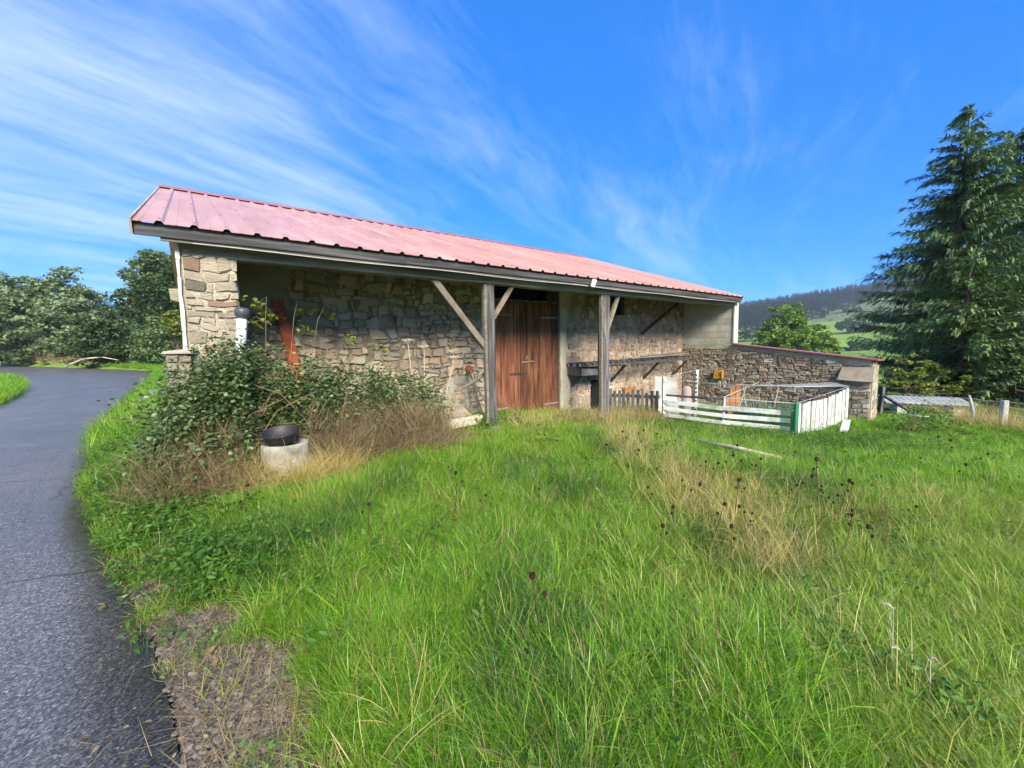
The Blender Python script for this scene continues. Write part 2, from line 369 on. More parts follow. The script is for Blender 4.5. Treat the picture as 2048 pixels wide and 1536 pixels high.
MT['whitemoss'] = pm('mossy_white_paint', [(0.10, 0.13, 0.06), (0.42, 0.46, 0.38), (0.72, 0.74, 0.71), (0.78, 0.79, 0.77)], 2.6, 0.75, 0.3, 20, 0.25, detail=10, nrough=0.75, vary=0.1)
MT['plastic_white'] = pm('white_pipe', [(0.72, 0.73, 0.74), (0.80, 0.81, 0.82)], 2, 0.4, 0, 1, 0.5)
MT['plastic_dark'] = pm('dark_grey_cap', [(0.055, 0.058, 0.07), (0.085, 0.09, 0.105)], 3, 0.45, 0.1, 30, 0.5)
MT['tub'] = pm('black_rubber', [(0.018, 0.018, 0.021), (0.035, 0.035, 0.04)], 6, 0.55, 0.2, 30, 0.45)
MT['concrete'] = pm('weathered_concrete', [(0.17, 0.155, 0.115), (0.34, 0.32, 0.265), (0.45, 0.43, 0.37)], 4, 0.95, 0.6, 45, 0.1, detail=9)
MT['rust'] = pm('red_oxide_board', [(0.16, 0.035, 0.015), (0.30, 0.07, 0.028), (0.38, 0.11, 0.05)], 4, 0.7, 0.4, 20, 0.3)
MT['orange'] = pm('orange_board', [(0.22, 0.09, 0.03), (0.38, 0.17, 0.06), (0.45, 0.22, 0.09)], 4, 0.75, 0.3, 20, 0.25, stretch=(4, 4, 0.6))
MT['yellow'] = pm('ochre_plastic', [(0.42, 0.22, 0.02), (0.55, 0.30, 0.03)], 4, 0.5, 0.1, 20, 0.4)
MT['blue'] = pm('turquoise_plastic', [(0.03, 0.26, 0.34), (0.05, 0.34, 0.42)], 4, 0.45, 0, 20, 0.4)
MT['pink'] = pm('faded_pink_plastic', [(0.40, 0.31, 0.28), (0.50, 0.40, 0.365)], 4, 0.6, 0.1, 20, 0.3)
MT['palegrey'] = pm('pale_grey_panel', [(0.34, 0.34, 0.31), (0.52, 0.52, 0.49)], 3, 0.7, 0.2, 20, 0.2)
MT['pallet'] = pm('grey_pallet_wood', [(0.035, 0.035, 0.036), (0.09, 0.09, 0.09), (0.17, 0.165, 0.155)], 4, 0.9, 0.5, 16, 0.15, stretch=(4, 4, 0.5), vary=0.3)
MT['palewood'] = pm('bleached_wood', [(0.34, 0.29, 0.20), (0.50, 0.45, 0.34), (0.60, 0.56, 0.45)], 4, 0.85, 0.4, 20, 0.2, stretch=(0.6, 4, 4))
MT['greenpost'] = pm('green_paint', [(0.015, 0.14, 0.065), (0.03, 0.22, 0.10)], 5, 0.55, 0.2, 25, 0.35)
MT['greennet'] = pm('green_netting', [(0.008, 0.085, 0.045), (0.015, 0.13, 0.065)], 5, 0.7, 0, 25, 0.2)
MT['wire'] = pm('galvanised_wire', [(0.42, 0.43, 0.43), (0.58, 0.59, 0.60)], 5, 0.5, 0, 25, 0.5)
MT['fibre'] = pm('fibre_cement', [(0.13, 0.14, 0.13), (0.26, 0.28, 0.28), (0.40, 0.42, 0.43)], 3, 0.9, 0.4, 30, 0.15)
MT['slab'] = pm('flat_slab', [(0.24, 0.19, 0.135), (0.33, 0.275, 0.205), (0.40, 0.34, 0.26)], 5, 0.9, 0.5, 30, 0.15)
MT['bark'] = pm('tree_bark', [(0.05, 0.04, 0.03), (0.11, 0.09, 0.065), (0.17, 0.14, 0.11)], 5, 0.95, 0.7, 15, 0.1, stretch=(3, 3, 0.6))
MT['sprucebark'] = pm('spruce_bark', [(0.05, 0.038, 0.03), (0.10, 0.075, 0.06)], 5, 0.95, 0.7, 15, 0.1, stretch=(3, 3, 0.6))
MT['cane'] = pm('bramble_cane', [(0.10, 0.07, 0.035), (0.22, 0.17, 0.09), (0.16, 0.07, 0.05)], 3, 0.8, 0.2, 20, 0.2)
MT['drystem'] = leafmat('dry_stalk', [(0.16, 0.105, 0.05), (0.30, 0.22, 0.11), (0.44, 0.35, 0.20), (0.24, 0.15, 0.08)], 0.2, 0.8, 0.15, 0.3)
MT['brownweed'] = leafmat('brown_dead_weed', [(0.085, 0.058, 0.032), (0.175, 0.125, 0.068), (0.27, 0.205, 0.115), (0.37, 0.295, 0.175)], 0.15, 0.85, 0.1, 0.3)
MT['seedhead'] = pm('dark_seedhead', [(0.018, 0.011, 0.008), (0.05, 0.03, 0.02)], 8, 0.9, 0.4, 60, 0.1)
MT['grass'] = leafmat('meadow_grass_blade', [(0.04, 0.13, 0.010), (0.145, 0.33, 0.017), (0.26, 0.48, 0.028), (0.39, 0.58, 0.09)], 0.5, 0.36, 0.5, 0.45, dead=0.03)
MT['grass4'] = leafmat('deep_green_blade', [(0.02, 0.085, 0.014), (0.045, 0.145, 0.022), (0.08, 0.21, 0.03), (0.13, 0.28, 0.05)], 0.42, 0.34, 0.5, 0.4, dead=0.03)
MT['grass3'] = leafmat('pale_grass_blade', [(0.13, 0.25, 0.016), (0.24, 0.40, 0.03), (0.36, 0.50, 0.07), (0.44, 0.54, 0.16)], 0.45, 0.36, 0.5, 0.4, dead=0.02)
MT['grass2'] = leafmat('olive_grass_blade', [(0.12, 0.20, 0.02), (0.21, 0.30, 0.035), (0.30, 0.36, 0.06), (0.40, 0.40, 0.13)], 0.42, 0.45, 0.35, 0.5, dead=0.06)
MT['straw'] = leafmat('straw_blade', [(0.36, 0.30, 0.08), (0.54, 0.43, 0.15), (0.64, 0.54, 0.25), (0.46, 0.33, 0.12)], 0.3, 0.6, 0.25, 0.4)
MT['clover'] = leafmat('clover_leaf', [(0.045, 0.12, 0.015), (0.085, 0.19, 0.025), (0.13, 0.25, 0.04)], 0.35, 0.5, 0.3, 0.5)
MT['bramble'] = leafmat('bramble_leaf', [(0.045, 0.085, 0.025), (0.09, 0.15, 0.05), (0.15, 0.22, 0.085), (0.24, 0.29, 0.14)], 0.28, 0.38, 0.5, 0.1)
MT['lime_leaf'] = leafmat('yellow_green_leaf', [(0.13, 0.19, 0.03), (0.20, 0.25, 0.045), (0.28, 0.29, 0.07)], 0.4, 0.5, 0.3, 0.1)
MT['willow'] = leafmat('grey_green_leaf', [(0.12, 0.175, 0.075), (0.20, 0.27, 0.13), (0.29, 0.36, 0.20)], 0.3, 0.5, 0.35, 0.2)
MT['darkleaf'] = leafmat('dark_green_leaf', [(0.035, 0.065, 0.022), (0.065, 0.11, 0.036), (0.105, 0.16, 0.055)], 0.25, 0.5, 0.35, 0.2)
MT['oak'] = leafmat('mid_green_leaf', [(0.095, 0.15, 0.058), (0.16, 0.23, 0.09), (0.23, 0.30, 0.14)], 0.3, 0.5, 0.35, 0.2)
MT['bright'] = leafmat('fresh_green_leaf', [(0.08, 0.16, 0.022), (0.16, 0.26, 0.04), (0.25, 0.34, 0.065)], 0.35, 0.5, 0.3, 0.2)
MT['spruce'] = leafmat('spruce_needles', [(0.08, 0.15, 0.065), (0.145, 0.235, 0.105), (0.21, 0.31, 0.15)], 0.15, 0.55, 0.3, 0.1)
MT['spruce2'] = leafmat('young_spruce_needles', [(0.09, 0.165, 0.05), (0.155, 0.25, 0.08), (0.23, 0.33, 0.12)], 0.2, 0.55, 0.3, 0.1)
MT['forest'] = leafmat('far_conifer', [(0.022, 0.05, 0.032), (0.036, 0.072, 0.044), (0.052, 0.095, 0.056)], 0.1, 0.7, 0.2, 0.8)
MT['hedge'] = leafmat('hedge_tree_leaf', [(0.045, 0.085, 0.045), (0.08, 0.13, 0.065), (0.12, 0.17, 0.09)], 0.2, 0.6, 0.2, 0.4)
MT['pebble'] = pm('verge_gravel', [(0.06, 0.048, 0.038), (0.15, 0.12, 0.10), (0.31, 0.265, 0.235)], 6, 0.85, 0.3, 40, 0.2, vary=0.6)

# ground: soil and thatch near, pasture far; asphalt
def ground_mat():
    m, t, b = base_mat('ground_soil_and_pasture')
    co = nd(t, 'ShaderNodeTexCoord')
    n1 = nd(t, 'ShaderNodeTexNoise', i_Scale=6.0, i_Detail=8.0, i_Roughness=0.7); t.links.new(co.outputs['Object'], n1.inputs['Vector'])
    near = ramp(t, n1.outputs[0], [(0.3, (0.03, 0.035, 0.012)), (0.5, (0.05, 0.07, 0.018)), (0.7, (0.10, 0.09, 0.04))])
    n2 = nd(t, 'ShaderNodeTexNoise', i_Scale=0.02, i_Detail=6.0, i_Roughness=0.6); t.links.new(co.outputs['Object'], n2.inputs['Vector'])
    n3 = nd(t, 'ShaderNodeTexNoise', i_Scale=0.6, i_Detail=6.0, i_Roughness=0.7); t.links.new(co.outputs['Object'], n3.inputs['Vector'])
    mixn = mth(t, 'ADD', mth(t, 'MULTIPLY', n2.outputs[0], 0.6), mth(t, 'MULTIPLY', n3.outputs[0], 0.4))
    far = ramp(t, mixn, [(0.35, (0.11, 0.20, 0.03)), (0.5, (0.17, 0.28, 0.04)), (0.65, (0.25, 0.34, 0.07))])
    at = nd(t, 'ShaderNodeAttribute', attribute_name='zone')   # R far pasture, G bare gravel, B stony felled hillside
    sp = nd(t, 'ShaderNodeSeparateColor'); t.links.new(at.outputs['Color'], sp.inputs[0])
    c = mixc(t, sp.outputs[0], near, far)
    n4 = nd(t, 'ShaderNodeTexNoise', i_Scale=45.0, i_Detail=6.0, i_Roughness=0.75); t.links.new(co.outputs['Object'], n4.inputs['Vector'])
    grav = ramp(t, n4.outputs[0], [(0.3, (0.035, 0.03, 0.028)), (0.5, (0.13, 0.105, 0.09)), (0.68, (0.28, 0.24, 0.22))])
    c = mixc(t, sp.outputs[1], c, grav)
    n5 = nd(t, 'ShaderNodeTexNoise', i_Scale=0.12, i_Detail=7.0, i_Roughness=0.75); t.links.new(co.outputs['Object'], n5.inputs['Vector'])
    stony = ramp(t, n5.outputs[0], [(0.42, (0.10, 0.15, 0.045)), (0.58, (0.16, 0.19, 0.09)), (0.70, (0.34, 0.33, 0.28))])
    c = mixc(t, sp.outputs[2], c, stony)
    t.links.new(c, b.inputs['Base Color']); b.inputs['Roughness'].default_value = 0.95; b.inputs['Specular IOR Level'].default_value = 0.1
    bp = nd(t, 'ShaderNodeBump', i_Strength=0.8, i_Distance=0.02); t.links.new(n4.outputs[0], bp.inputs['Height']); t.links.new(bp.outputs[0], b.inputs['Normal'])
    return m
MT['ground'] = ground_mat()
def road_mat():
    m, t, b = base_mat('worn_asphalt')
    co = nd(t, 'ShaderNodeTexCoord'); v = co.outputs['Object']
    vo = nd(t, 'ShaderNodeTexVoronoi', i_Scale=110.0); t.links.new(v, vo.inputs['Vector'])
    n1 = nd(t, 'ShaderNodeTexNoise', i_Scale=75.0, i_Detail=5.0, i_Roughness=0.7); t.links.new(v, n1.inputs['Vector'])
    n2 = nd(t, 'ShaderNodeTexNoise', i_Scale=0.7, i_Detail=5.0, i_Roughness=0.6); t.links.new(v, n2.inputs['Vector'])
    agg = ramp(t, vo.outputs['Color'], [(0.2, (0.048, 0.043, 0.039)), (0.62, (0.125, 0.115, 0.104)), (0.86, (0.22, 0.205, 0.19)), (0.95, (0.38, 0.36, 0.34))])
    c = mixc(t, 1.0, agg, ramp(t, n2.outputs[0], [(0.3, (0.72, 0.72, 0.72)), (0.7, (1.35, 1.34, 1.34))]), 'MULTIPLY')
    wn = nd(t, 'ShaderNodeTexNoise', i_Scale=1.5, i_Detail=4.0); t.links.new(v, wn.inputs['Vector'])
    wa = nd(t, 'ShaderNodeVectorMath', operation='MULTIPLY_ADD'); t.links.new(wn.outputs['Color'], wa.inputs[0]); wa.inputs[1].default_value = (.5, .5, 0); t.links.new(v, wa.inputs[2])
    cr = nd(t, 'ShaderNodeTexVoronoi', feature='DISTANCE_TO_EDGE', i_Scale=0.55); t.links.new(wa.outputs[0], cr.inputs['Vector'])
    cm = mth(t, 'MULTIPLY', mth(t, 'LESS_THAN', cr.outputs['Distance'], 0.006), mth(t, 'GREATER_THAN', n2.outputs[0], 0.5))
    c = mixc(t, mth(t, 'MULTIPLY', cm, 0.7), c, (0.025, 0.024, 0.024))
    t.links.new(c, b.inputs['Base Color'])
    rr = ramp(t, n2.outputs[0], [(0.35, (0.33, 0.33, 0.33)), (0.65, (0.47, 0.47, 0.47))]); t.links.new(rr, b.inputs['Roughness'])
    b.inputs['Specular IOR Level'].default_value = 0.85
    hgt = mth(t, 'ADD', vo.outputs['Distance'], mth(t, 'MULTIPLY', n1.outputs[0], 0.8))
    bp = nd(t, 'ShaderNodeBump', i_Strength=0.4, i_Distance=0.004); t.links.new(hgt, bp.inputs['Height']); t.links.new(bp.outputs[0], b.inputs['Normal'])
    return m
MT['road'] = road_mat()

# ------------------------------------------------------------------ ground sheet
GRAVEL = [(-1.36, 1.85, 0.44), (-1.15, 1.58, 0.42), (-1.80, 2.22, 0.33), (-2.3, 2.62, 0.26), (-1.0, 1.25, 0.45), (-2.85, 3.0, 0.18), (3.05, 5.85, 0.33), (2.75, 2.9, 0.12), (-0.7, 0.8, 0.5)]
def gravel_w(x, y):
    g = np.zeros_like(x)
    for a, b_, r in GRAVEL:
        g = np.maximum(g, 1 - sst(0.55, 1.15, np.hypot(x - a, y - b_) / r + 0.30 * wav(x, y, 8, 21) + .15 * wav(x, y, 21, 22)))
    return g
nr, na = 270, 400
rad = np.concatenate([[0.0], np.geomspace(0.3, 1700, nr)])
ang = np.linspace(0, 2 * np.pi, na, endpoint=False)
gx = np.outer(rad, np.sin(ang)); gy = np.outer(rad, np.cos(ang))
gh = height(gx.ravel(), gy.ravel())
V = np.column_stack([gx.ravel(), gy.ravel(), gh])
ii, jj = np.meshgrid(np.arange(len(rad) - 1), np.arange(na), indexing='ij')
Q = np.column_stack([(ii * na + jj).ravel(), ((ii + 1) * na + jj).ravel(), ((ii + 1) * na + (jj + 1) % na).ravel(), (ii * na + (jj + 1) % na).ravel()])[:, ::-1]
ground = tag(np_mesh('ground', V, Q, MT['ground'], smooth=True), kind='structure')
rr_ = np.hypot(V[:, 0], V[:, 1]); az_ = np.degrees(np.arctan2(V[:, 0], V[:, 1]))
zone = np.zeros((len(V), 4), np.float32); zone[:, 3] = 1
zone[:, 0] = sst(12, 30, rr_); zone[:, 1] = gravel_w(V[:, 0], V[:, 1]) * (rr_ < 12)
zone[:, 2] = sst(33, 36, az_) * (1 - sst(46, 50, az_)) * sst(430, 460, rr_) * (1 - sst(600, 640, rr_))
at_ = ground.data.color_attributes.new('zone', 'FLOAT_COLOR', 'POINT'); at_.data.foreach_set('color', zone.ravel())

# road with a crowned surface and a dropped edge
nrd = min(len(RR), len(RL)); cols_ = 9
rv = []; 
for i in range(nrd):
    for k in range(-1, cols_ + 1):
        u = min(max(k, 0), cols_ - 1) / (cols_ - 1)
        p = RR[i] * (1 - u) + RL[i] * u
        z = 0.018 + 0.05 * (1 - (2 * u - 1) ** 2)
        if k in (-1, cols_): z = -0.08
        rv.append((p[0], p[1], z))
cc_ = cols_ + 2
ii, jj = np.meshgrid(np.arange(nrd - 1), np.arange(cc_ - 1), indexing='ij')
Q = np.column_stack([(ii * cc_ + jj).ravel(), (ii * cc_ + jj + 1).ravel(), ((ii + 1) * cc_ + jj + 1).ravel(), ((ii + 1) * cc_ + jj).ravel()])[:, ::-1]
road = tag(np_mesh('road', rv, Q, MT['road'], smooth=True), kind='structure')
#PART2
# ------------------------------------------------------------------ stonework
def clip_poly(poly, nx, ny, c):            # keep nx*x+ny*y <= c
    o = []
    for i in range(len(poly)):
        a = poly[i]; b = poly[(i + 1) % len(poly)]
        da = nx * a[0] + ny * a[1] - c; db = nx * b[0] + ny * b[1] - c
        if da <= 0: o.append(a)
        if (da < 0 < db) or (db < 0 < da):
            t = da / (da - db); o.append((a[0] + t * (b[0] - a[0]), a[1] + t * (b[1] - a[1])))
    return o
def rubble(a0, a1, b0, b1, w_, h_, rnd, skip=None, jit=0.3, holes=()):
    """roughly coursed stones in the rectangle, laid in short stretches whose courses do not line up"""
    out = []; a = a0 - rnd.uniform(0, 1) * w_; lean0 = 0.0
    while a < a1:
        bw = w_ * rnd.uniform(2.2, 5.2); b = b0 - h_ * rnd.uniform(0, .8); lean1 = rnd.uniform(-.25, .25) * w_; ph = rnd.uniform(0, 6.28); tl = rnd.uniform(-.10, .10)
        while b < b1:
            hh = h_ * rnd.choice((.5, .7, .85, 1.0, 1.0, 1.2, 1.45))
            yb = lambda x, y0: y0 + tl * (x - a) + h_ * .13 * math.sin((x - a) / w_ * 1.7 + ph + y0 * 3)
            x = a + rnd.uniform(-.35, .35) * w_; xe = a + bw + rnd.uniform(-.35, .35) * w_
            while x < xe - .2 * w_:
                ww = w_ * rnd.choice((.35, .6, .8, 1.0, 1.25, 1.7)) * (1.15 if hh < h_ * .8 else 1)
                x1 = min(x + ww, xe); sk = rnd.uniform(-.18, .18) * hh
                j = lambda s_=1.0: rnd.uniform(-1, 1) * jit * .22 * hh * s_
                y0, y1 = b, b + hh
                cuts_ = [(y0, y1)] if rnd.random() > .16 or hh < h_ * .9 else [(y0, y0 + hh * .48), (y0 + hh * .52, y1)]
                for c0, c1 in cuts_:
                    xm = (x + x1) / 2
                    q = [(x + j(), yb(x, c0) + j()), (xm + j(), yb(xm, c0) + j(.8)), (x1 + j(), yb(x1, c0) + j()), (x1 + sk + j(), yb(x1, c1) + j()), (xm + j(), yb(xm, c1) + j(1.2)), (x + sk + j(), yb(x, c1) + j())]
                    cl = rnd.random()
                    if cl < .25: q[5] = (q[5][0] + .25 * (x1 - x), q[5][1])
                    elif cl < .45: q[3] = (q[3][0] - .25 * (x1 - x), q[3][1] - .1 * hh)
                    cx_, cy_ = xm, (c0 + c1) / 2
                    if skip and skip(cx_, cy_): continue
                    poly = q
                    for L in ((-1, 0, -a0), (1, 0, a1), (0, -1, -b0), (0, 1, b1)):
                        poly = clip_poly(poly, *L)
                        if len(poly) < 3: break
                    if len(poly) < 3: continue
                    for (ha, hb, hc, hd) in holes:
                        if max(p[0] for p in poly) > ha and min(p[0] for p in poly) < hb and max(p[1] for p in poly) > hc and min(p[1] for p in poly) < hd:
                            opts = [(ha - cx_, (1, 0, ha)), (cx_ - hb, (-1, 0, -hb)), (hc - cy_, (0, 1, hc)), (cy_ - hd, (0, -1, -hd))]
                            poly = clip_poly(poly, *max(opts)[1])
                            if len(poly) < 3: break
                    if len(poly) < 3: continue
                    ar = abs(sum(poly[i][0] * poly[(i + 1) % len(poly)][1] - poly[(i + 1) % len(poly)][0] * poly[i][1] for i in range(len(poly)))) / 2
                    if ar < .06 * w_ * h_: continue
                    out.append((poly, ar))
                x = x1
            b += hh
        a += bw
    return out
def stone_geo(poly, gap, proud, rnd):
    """rounded, slightly faceted stone over the polygon; third coordinate is outward"""
    n = len(poly); cx = sum(p[0] for p in poly) / n; cy = sum(p[1] for p in poly) / n
    pts = []
    for i in range(n):
        a = poly[i]; b = poly[(i + 1) % n]; e = math.hypot(b[0] - a[0], b[1] - a[1])
        pts.append((a[0] + (cx - a[0]) * 0.05, a[1] + (cy - a[1]) * 0.05))
        if e > 0.11: pts.append(((a[0] + b[0]) / 2 + rnd.uniform(-1, 1) * gap * .8, (a[1] + b[1]) / 2 + rnd.uniform(-1, 1) * gap * .8))
    n = len(pts); r = math.sqrt(max(1e-6, sum((p[0] - cx) ** 2 + (p[1] - cy) ** 2 for p in pts) / n))
    g = min(0.35, gap / r); tx, ty = rnd.uniform(-.12, .12), rnd.uniform(-.16, .10)
    V = []; 
    for f_, z in ((g, -0.03), (g + 0.025, proud * 0.7), (g + 0.11, proud)):
        for p in pts:
            q = f_ * rnd.uniform(0.85, 1.15)
            x = p[0] + (cx - p[0]) * q; y = p[1] + (cy - p[1]) * q
            V.append((x, y, z + ((x - cx) * tx + (y - cy) * ty if z > 0 else 0) + (rnd.uniform(-.15, .15) * proud if z > 0 else 0)))
    V.append((cx, cy, proud * rnd.uniform(0.85, 1.15)))
    F = []
    for k in range(2):
        for i in range(n): F.append((k * n + i, k * n + (i + 1) % n, (k + 1) * n + (i + 1) % n, (k + 1) * n + i))
    for i in range(n): F.append((2 * n + i, 2 * n + (i + 1) % n, 3 * n))
    return V, F
CAMV = Vector((0, 0, 1.6))
class StoneSet:
    """collects stones of one thing, builds those that show largest singly and the rest as one mass"""
    def __init__(self): self.items = []
    def wall(self, polys, gap, proud, rnd, place, mat, mat_i, parent, loc2world):
        for poly, ar in polys:
            V, F = stone_geo(poly, gap, proud * rnd.uniform(0.6, 1.35), rnd)
            V = [place(*v) for v in V]
            d = (loc2world(V[-1]) - CAMV).length
            self.items.append((ar / d / d, V, F, mat, mat_i, parent))
    def build(self, limit, name='stone', rest='rubble_stones'):
        self.items.sort(key=lambda i: -i[0]); mass = {}
        for k, (_, V, F, m, mi, par) in enumerate(self.items):
            if k < limit:
                b = MB(); b.add(V, F); o = b.build(name, m, par)
            else:
                mass.setdefault((mi.name, par.name), (MB(), mi, par))[0].add(V, F)
        for b, mi, par in mass.values():
            tag(b.build(rest, mi, par), kind='stuff')

# ------------------------------------------------------------------ the barn
BL, BD, BRISE = 13.773, 6.62, 2.326
EZ = 3.0; SLOPE = BRISE / BD
T0, T1, SR, SLW = 0.22, 1.90, 13.72, 0.358      # porch front plane, back wall plane, right end, left end
barn = thing('barn', 'long low rubble stone barn with faded red metal roof and open timber porch front', 'barn', (EX, EY, 0), ANG)
l2w = lambda v: W(v[0], v[1], v[2])
rnd = random.Random(5)
# back wall of the porch: mortar body with an opening for door and loft
back = MB()
D0, D1 = 5.88, 7.95
TOPW = EZ + T1 * SLOPE - 0.06
for a, b, c, d in ((0.86, D0, -0.7, TOPW), (D1, SR - 0.001, -1.0, 2.46), (D1, 9.98, 2.46, TOPW), (10.56, SR - 0.001, 2.46, TOPW), (9.98, 10.56, 3.12, TOPW), (D0, D1, 3.12, TOPW)):
    back.box(a, b, T1, T1 + 0.5, c, d)
backw = back.build('porch_back_wall', MT['mortar'], barn)
stones = StoneSet()
pl_front = lambda a, b, c: (a, T1 - c, b)
stones.wall(rubble(0.95, 5.80, -0.25, 3.2, 0.215, 0.145, rnd, jit=.9, skip=lambda x, y: (x < 1.75 and y > 2.25)), 0.012, 0.04, rnd, pl_front, MT['stone_a'], MT['stone_ai'], backw, l2w)
stones.wall(rubble(8.15, SR - 0.02, -0.6, 3.25, 0.17, 0.14, rnd, jit=.85, holes=((9.98, 10.56, 2.46, 3.12), (9.12, 9.72, -0.6, 0.62))), 0.014, 0.03, rnd, pl_front, MT['stone_b'], MT['stone_bi'], backw, l2w)
m = MB(); m.box(8.43, SR - .01, T1 - 0.008, T1 - 0.001, -0.6, 2.455); m.build('warm_pointing', MT['mortar_b'], backw)
# near-black boxes that paint the shade of openings; lintels
m = MB(); m.box(9.12, 9.72, T1 - 0.010, T1 + 0.02, -0.6, 0.62); m.build('low_opening_shade', MT['dark'], backw)  # near-black slab on the solid wall, painted shade of an opening
m = MB(); m.beam((9.0, T1 - .02, 0.69), (9.86, T1 - .02, 0.68), 0.14, 0.12, jit=.006); m.build('lintel', MT['beam'], backw)
m = MB(); m.box(D0 - .1, D1 + .1, T1 + 0.52, T1 + 2.6, -0.3, 3.7); m.box(9.985, 10.555, T1 + .10, T1 + 1.4, 2.465, 3.115)  # near-black boxes behind the openings paint the unlit inside
m.build('loft_shade_box', MT['dark'], barn)
m = MB(); m.beam((D0 - .02, T1 + .09, 2.688), (D1 + .02, T1 + .09, 2.688), 0.14, 0.05, jit=.003); m.build('door_lintel', MT['post'], barn)
# patches of render: uneven outlines, slightly proud
def patch(name, pts, mat_, th=0.014, parent=backw, seed=1, t=T1):
    r = random.Random(seed); P = []
    for i in range(len(pts)):
        a = pts[i]; b = pts[(i + 1) % len(pts)]; n = max(1, int(math.hypot(b[0] - a[0], b[1] - a[1]) / 0.12))
        for k in range(n):
            u = k / n; P.append((a[0] + (b[0] - a[0]) * u + r.uniform(-.02, .02), a[1] + (b[1] - a[1]) * u + r.uniform(-.02, .02)))
    n = len(P); c = (sum(p[0] for p in P) / n, sum(p[1] for p in P) / n); m = MB()
    V = [(p[0], t - 0.001, p[1]) for p in P] + [(p[0] + (c[0] - p[0]) * .05, t - th, p[1] + (c[1] - p[1]) * .05) for p in P] + [(c[0], t - th, c[1])]
    F = [(i, (i + 1) % n, n + (i + 1) % n, n + i) for i in range(n)] + [(n + i, n + (i + 1) % n, 2 * n) for i in range(n)]
    m.add(V, F); return m.build(name, mat_, parent, smooth=False)
patch('cement_patch', [(0.88, 2.05), (1.4, 2.20), (1.75, 2.3), (1.80, 3.12), (0.88, 3.12)], MT['render_dark'], 0.02, seed=3)
patch('render_patch', [(5.62, -0.25), (5.86, -0.25), (5.86, 3.12), (5.45, 3.12), (5.55, 2.5), (5.50, 2.1), (5.70, 1.5), (5.62, 0.9)], MT['render'], 0.036, seed=5)
patch('render_patch', [(4.2, 0.05), (5.2, 0.0), (5.22, 0.95), (4.85, 1.0), (4.5, 0.7)], MT['render'], 0.03, seed=6)
patch('render_patch', [(7.96, -0.35), (8.24, -0.35), (8.30, 0.5), (8.16, 1.2), (8.30, 1.9), (8.18, 2.4), (8.35, 2.8), (8.9, 2.9), (8.9, 3.12), (7.96, 3.12)], MT['render'], 0.036, seed=7)

# left end pier: return wall with its stone front
m = MB(); m.box(SLW, 0.90, T0 + .03, 2 * BD - .3, -0.6, EZ + T0 * SLOPE - .05)
pier = m.build('end_pier', MT['mortar_p'], barn)
stones.wall(rubble(SLW + .03, 0.92, -0.1, 2.78, 0.21, 0.115, rnd, jit=.75), 0.007, 0.026, rnd, lambda a, b, c: (a, T0 + .03 - c, b), MT['stone_p'], MT['stone_p'], pier, l2w)
stones.wall(rubble(T0 + .03, T1 - .02, -0.1, 2.85, 0.30, 0.18, rnd), 0.012, 0.02, rnd, lambda a, b, c: (0.90 + c, a, b), MT['stone_a'], MT['stone_ai'], pier, l2w)
m = MB()
for k in range(12):
    z0 = 0.4 + k * 0.205; m.hexa([(SLW - .02 - rnd.uniform(0, .012), T0 - .015 - rnd.uniform(0, .012), z0), (SLW + .012 + rnd.uniform(-.012, .012), T0 - .02, z0), (SLW + .012, T0 + .06, z0), (SLW - .02, T0 + .06, z0),
        (SLW - .02 - rnd.uniform(0, .012), T0 - .015, z0 + .207), (SLW + .012 + rnd.uniform(-.012, .012), T0 - .02, z0 + .207), (SLW + .012, T0 + .06, z0 + .207), (SLW - .02, T0 + .06, z0 + .207)])
m.build('whitewashed_edge', MT['render_white'], pier)
m = MB(); m.hexa([(0.25, T0 + .12, 2.2), (SLW + .05, T0 + .1, 2.17), (SLW + .05, T0 + .36, 2.17), (0.25, T0 + .36, 2.2), (0.24, T0 + .12, 2.33), (SLW + .05, T0 + .1, 2.34), (SLW + .05, T0 + .36, 2.34), (0.24, T0 + .36, 2.33)])
m.build('corbel_stone', MT['stone_p'], pier)
# low buttress left of the pier
m = MB(); m.box(0.17, SLW - .001, T0 - .10, T0 + 0.75, -0.5, 1.58); b_ = m.build('buttress', MT['mortar'], barn)
stones.wall(rubble(0.17, SLW + .05, 0.0, 1.56, 0.2, 0.13, rnd), 0.008, 0.03, rnd, lambda a, b, c: (a, T0 - .10 - c, b), MT['stone_p'], MT['stone_p'], b_, l2w)
m = MB(); m.hexa([(.13, T0 - .14, 1.57), (SLW + .06, T0 - .14, 1.57), (SLW + .06, T0 + .8, 1.57), (.13, T0 + .8, 1.57), (.15, T0 - .12, 1.60), (SLW + .06, T0 - .12, 1.63), (SLW + .06, T0 + .8, 1.63), (.15, T0 + .8, 1.60)]); m.build('buttress_cap', MT['stone_p'], b_)
# right end: block gable panel above the low wall
m = MB(); m.box(SR, SR + 0.2, T1 + .02, 2 * BD - .3, -3.5, EZ - .05); m.build('gable_wall', MT['mortar'], barn)
m = MB(); m.box(SLW + .02, SR + .18, 2 * BD - .3, 2 * BD - .1, -3.5, EZ - .2); m.build('rear_wall', MT['mortar'], barn)
for s_ in (SLW + .05, SR + .02):
    m = MB(); V = [(s_, T0 + .1, EZ - .06), (s_, 2 * BD - .3, EZ - .06), (s_, BD, EZ + BRISE - .12)]
    m.add(V + [(a + .16, b, c) for a, b, c in V], [(0, 1, 2), (5, 4, 3), (0, 3, 4, 1), (1, 4, 5, 2), (2, 5, 3, 0)]); m.build('gable_peak', MT['block'], barn)
panel = MB(); panel.box(SR + .012, SR + .19, T0, T1 - .001, 1.57, EZ - .04); panel = panel.build('block_panel', MT['joint'], barn)
z = 1.58; r_ = 0
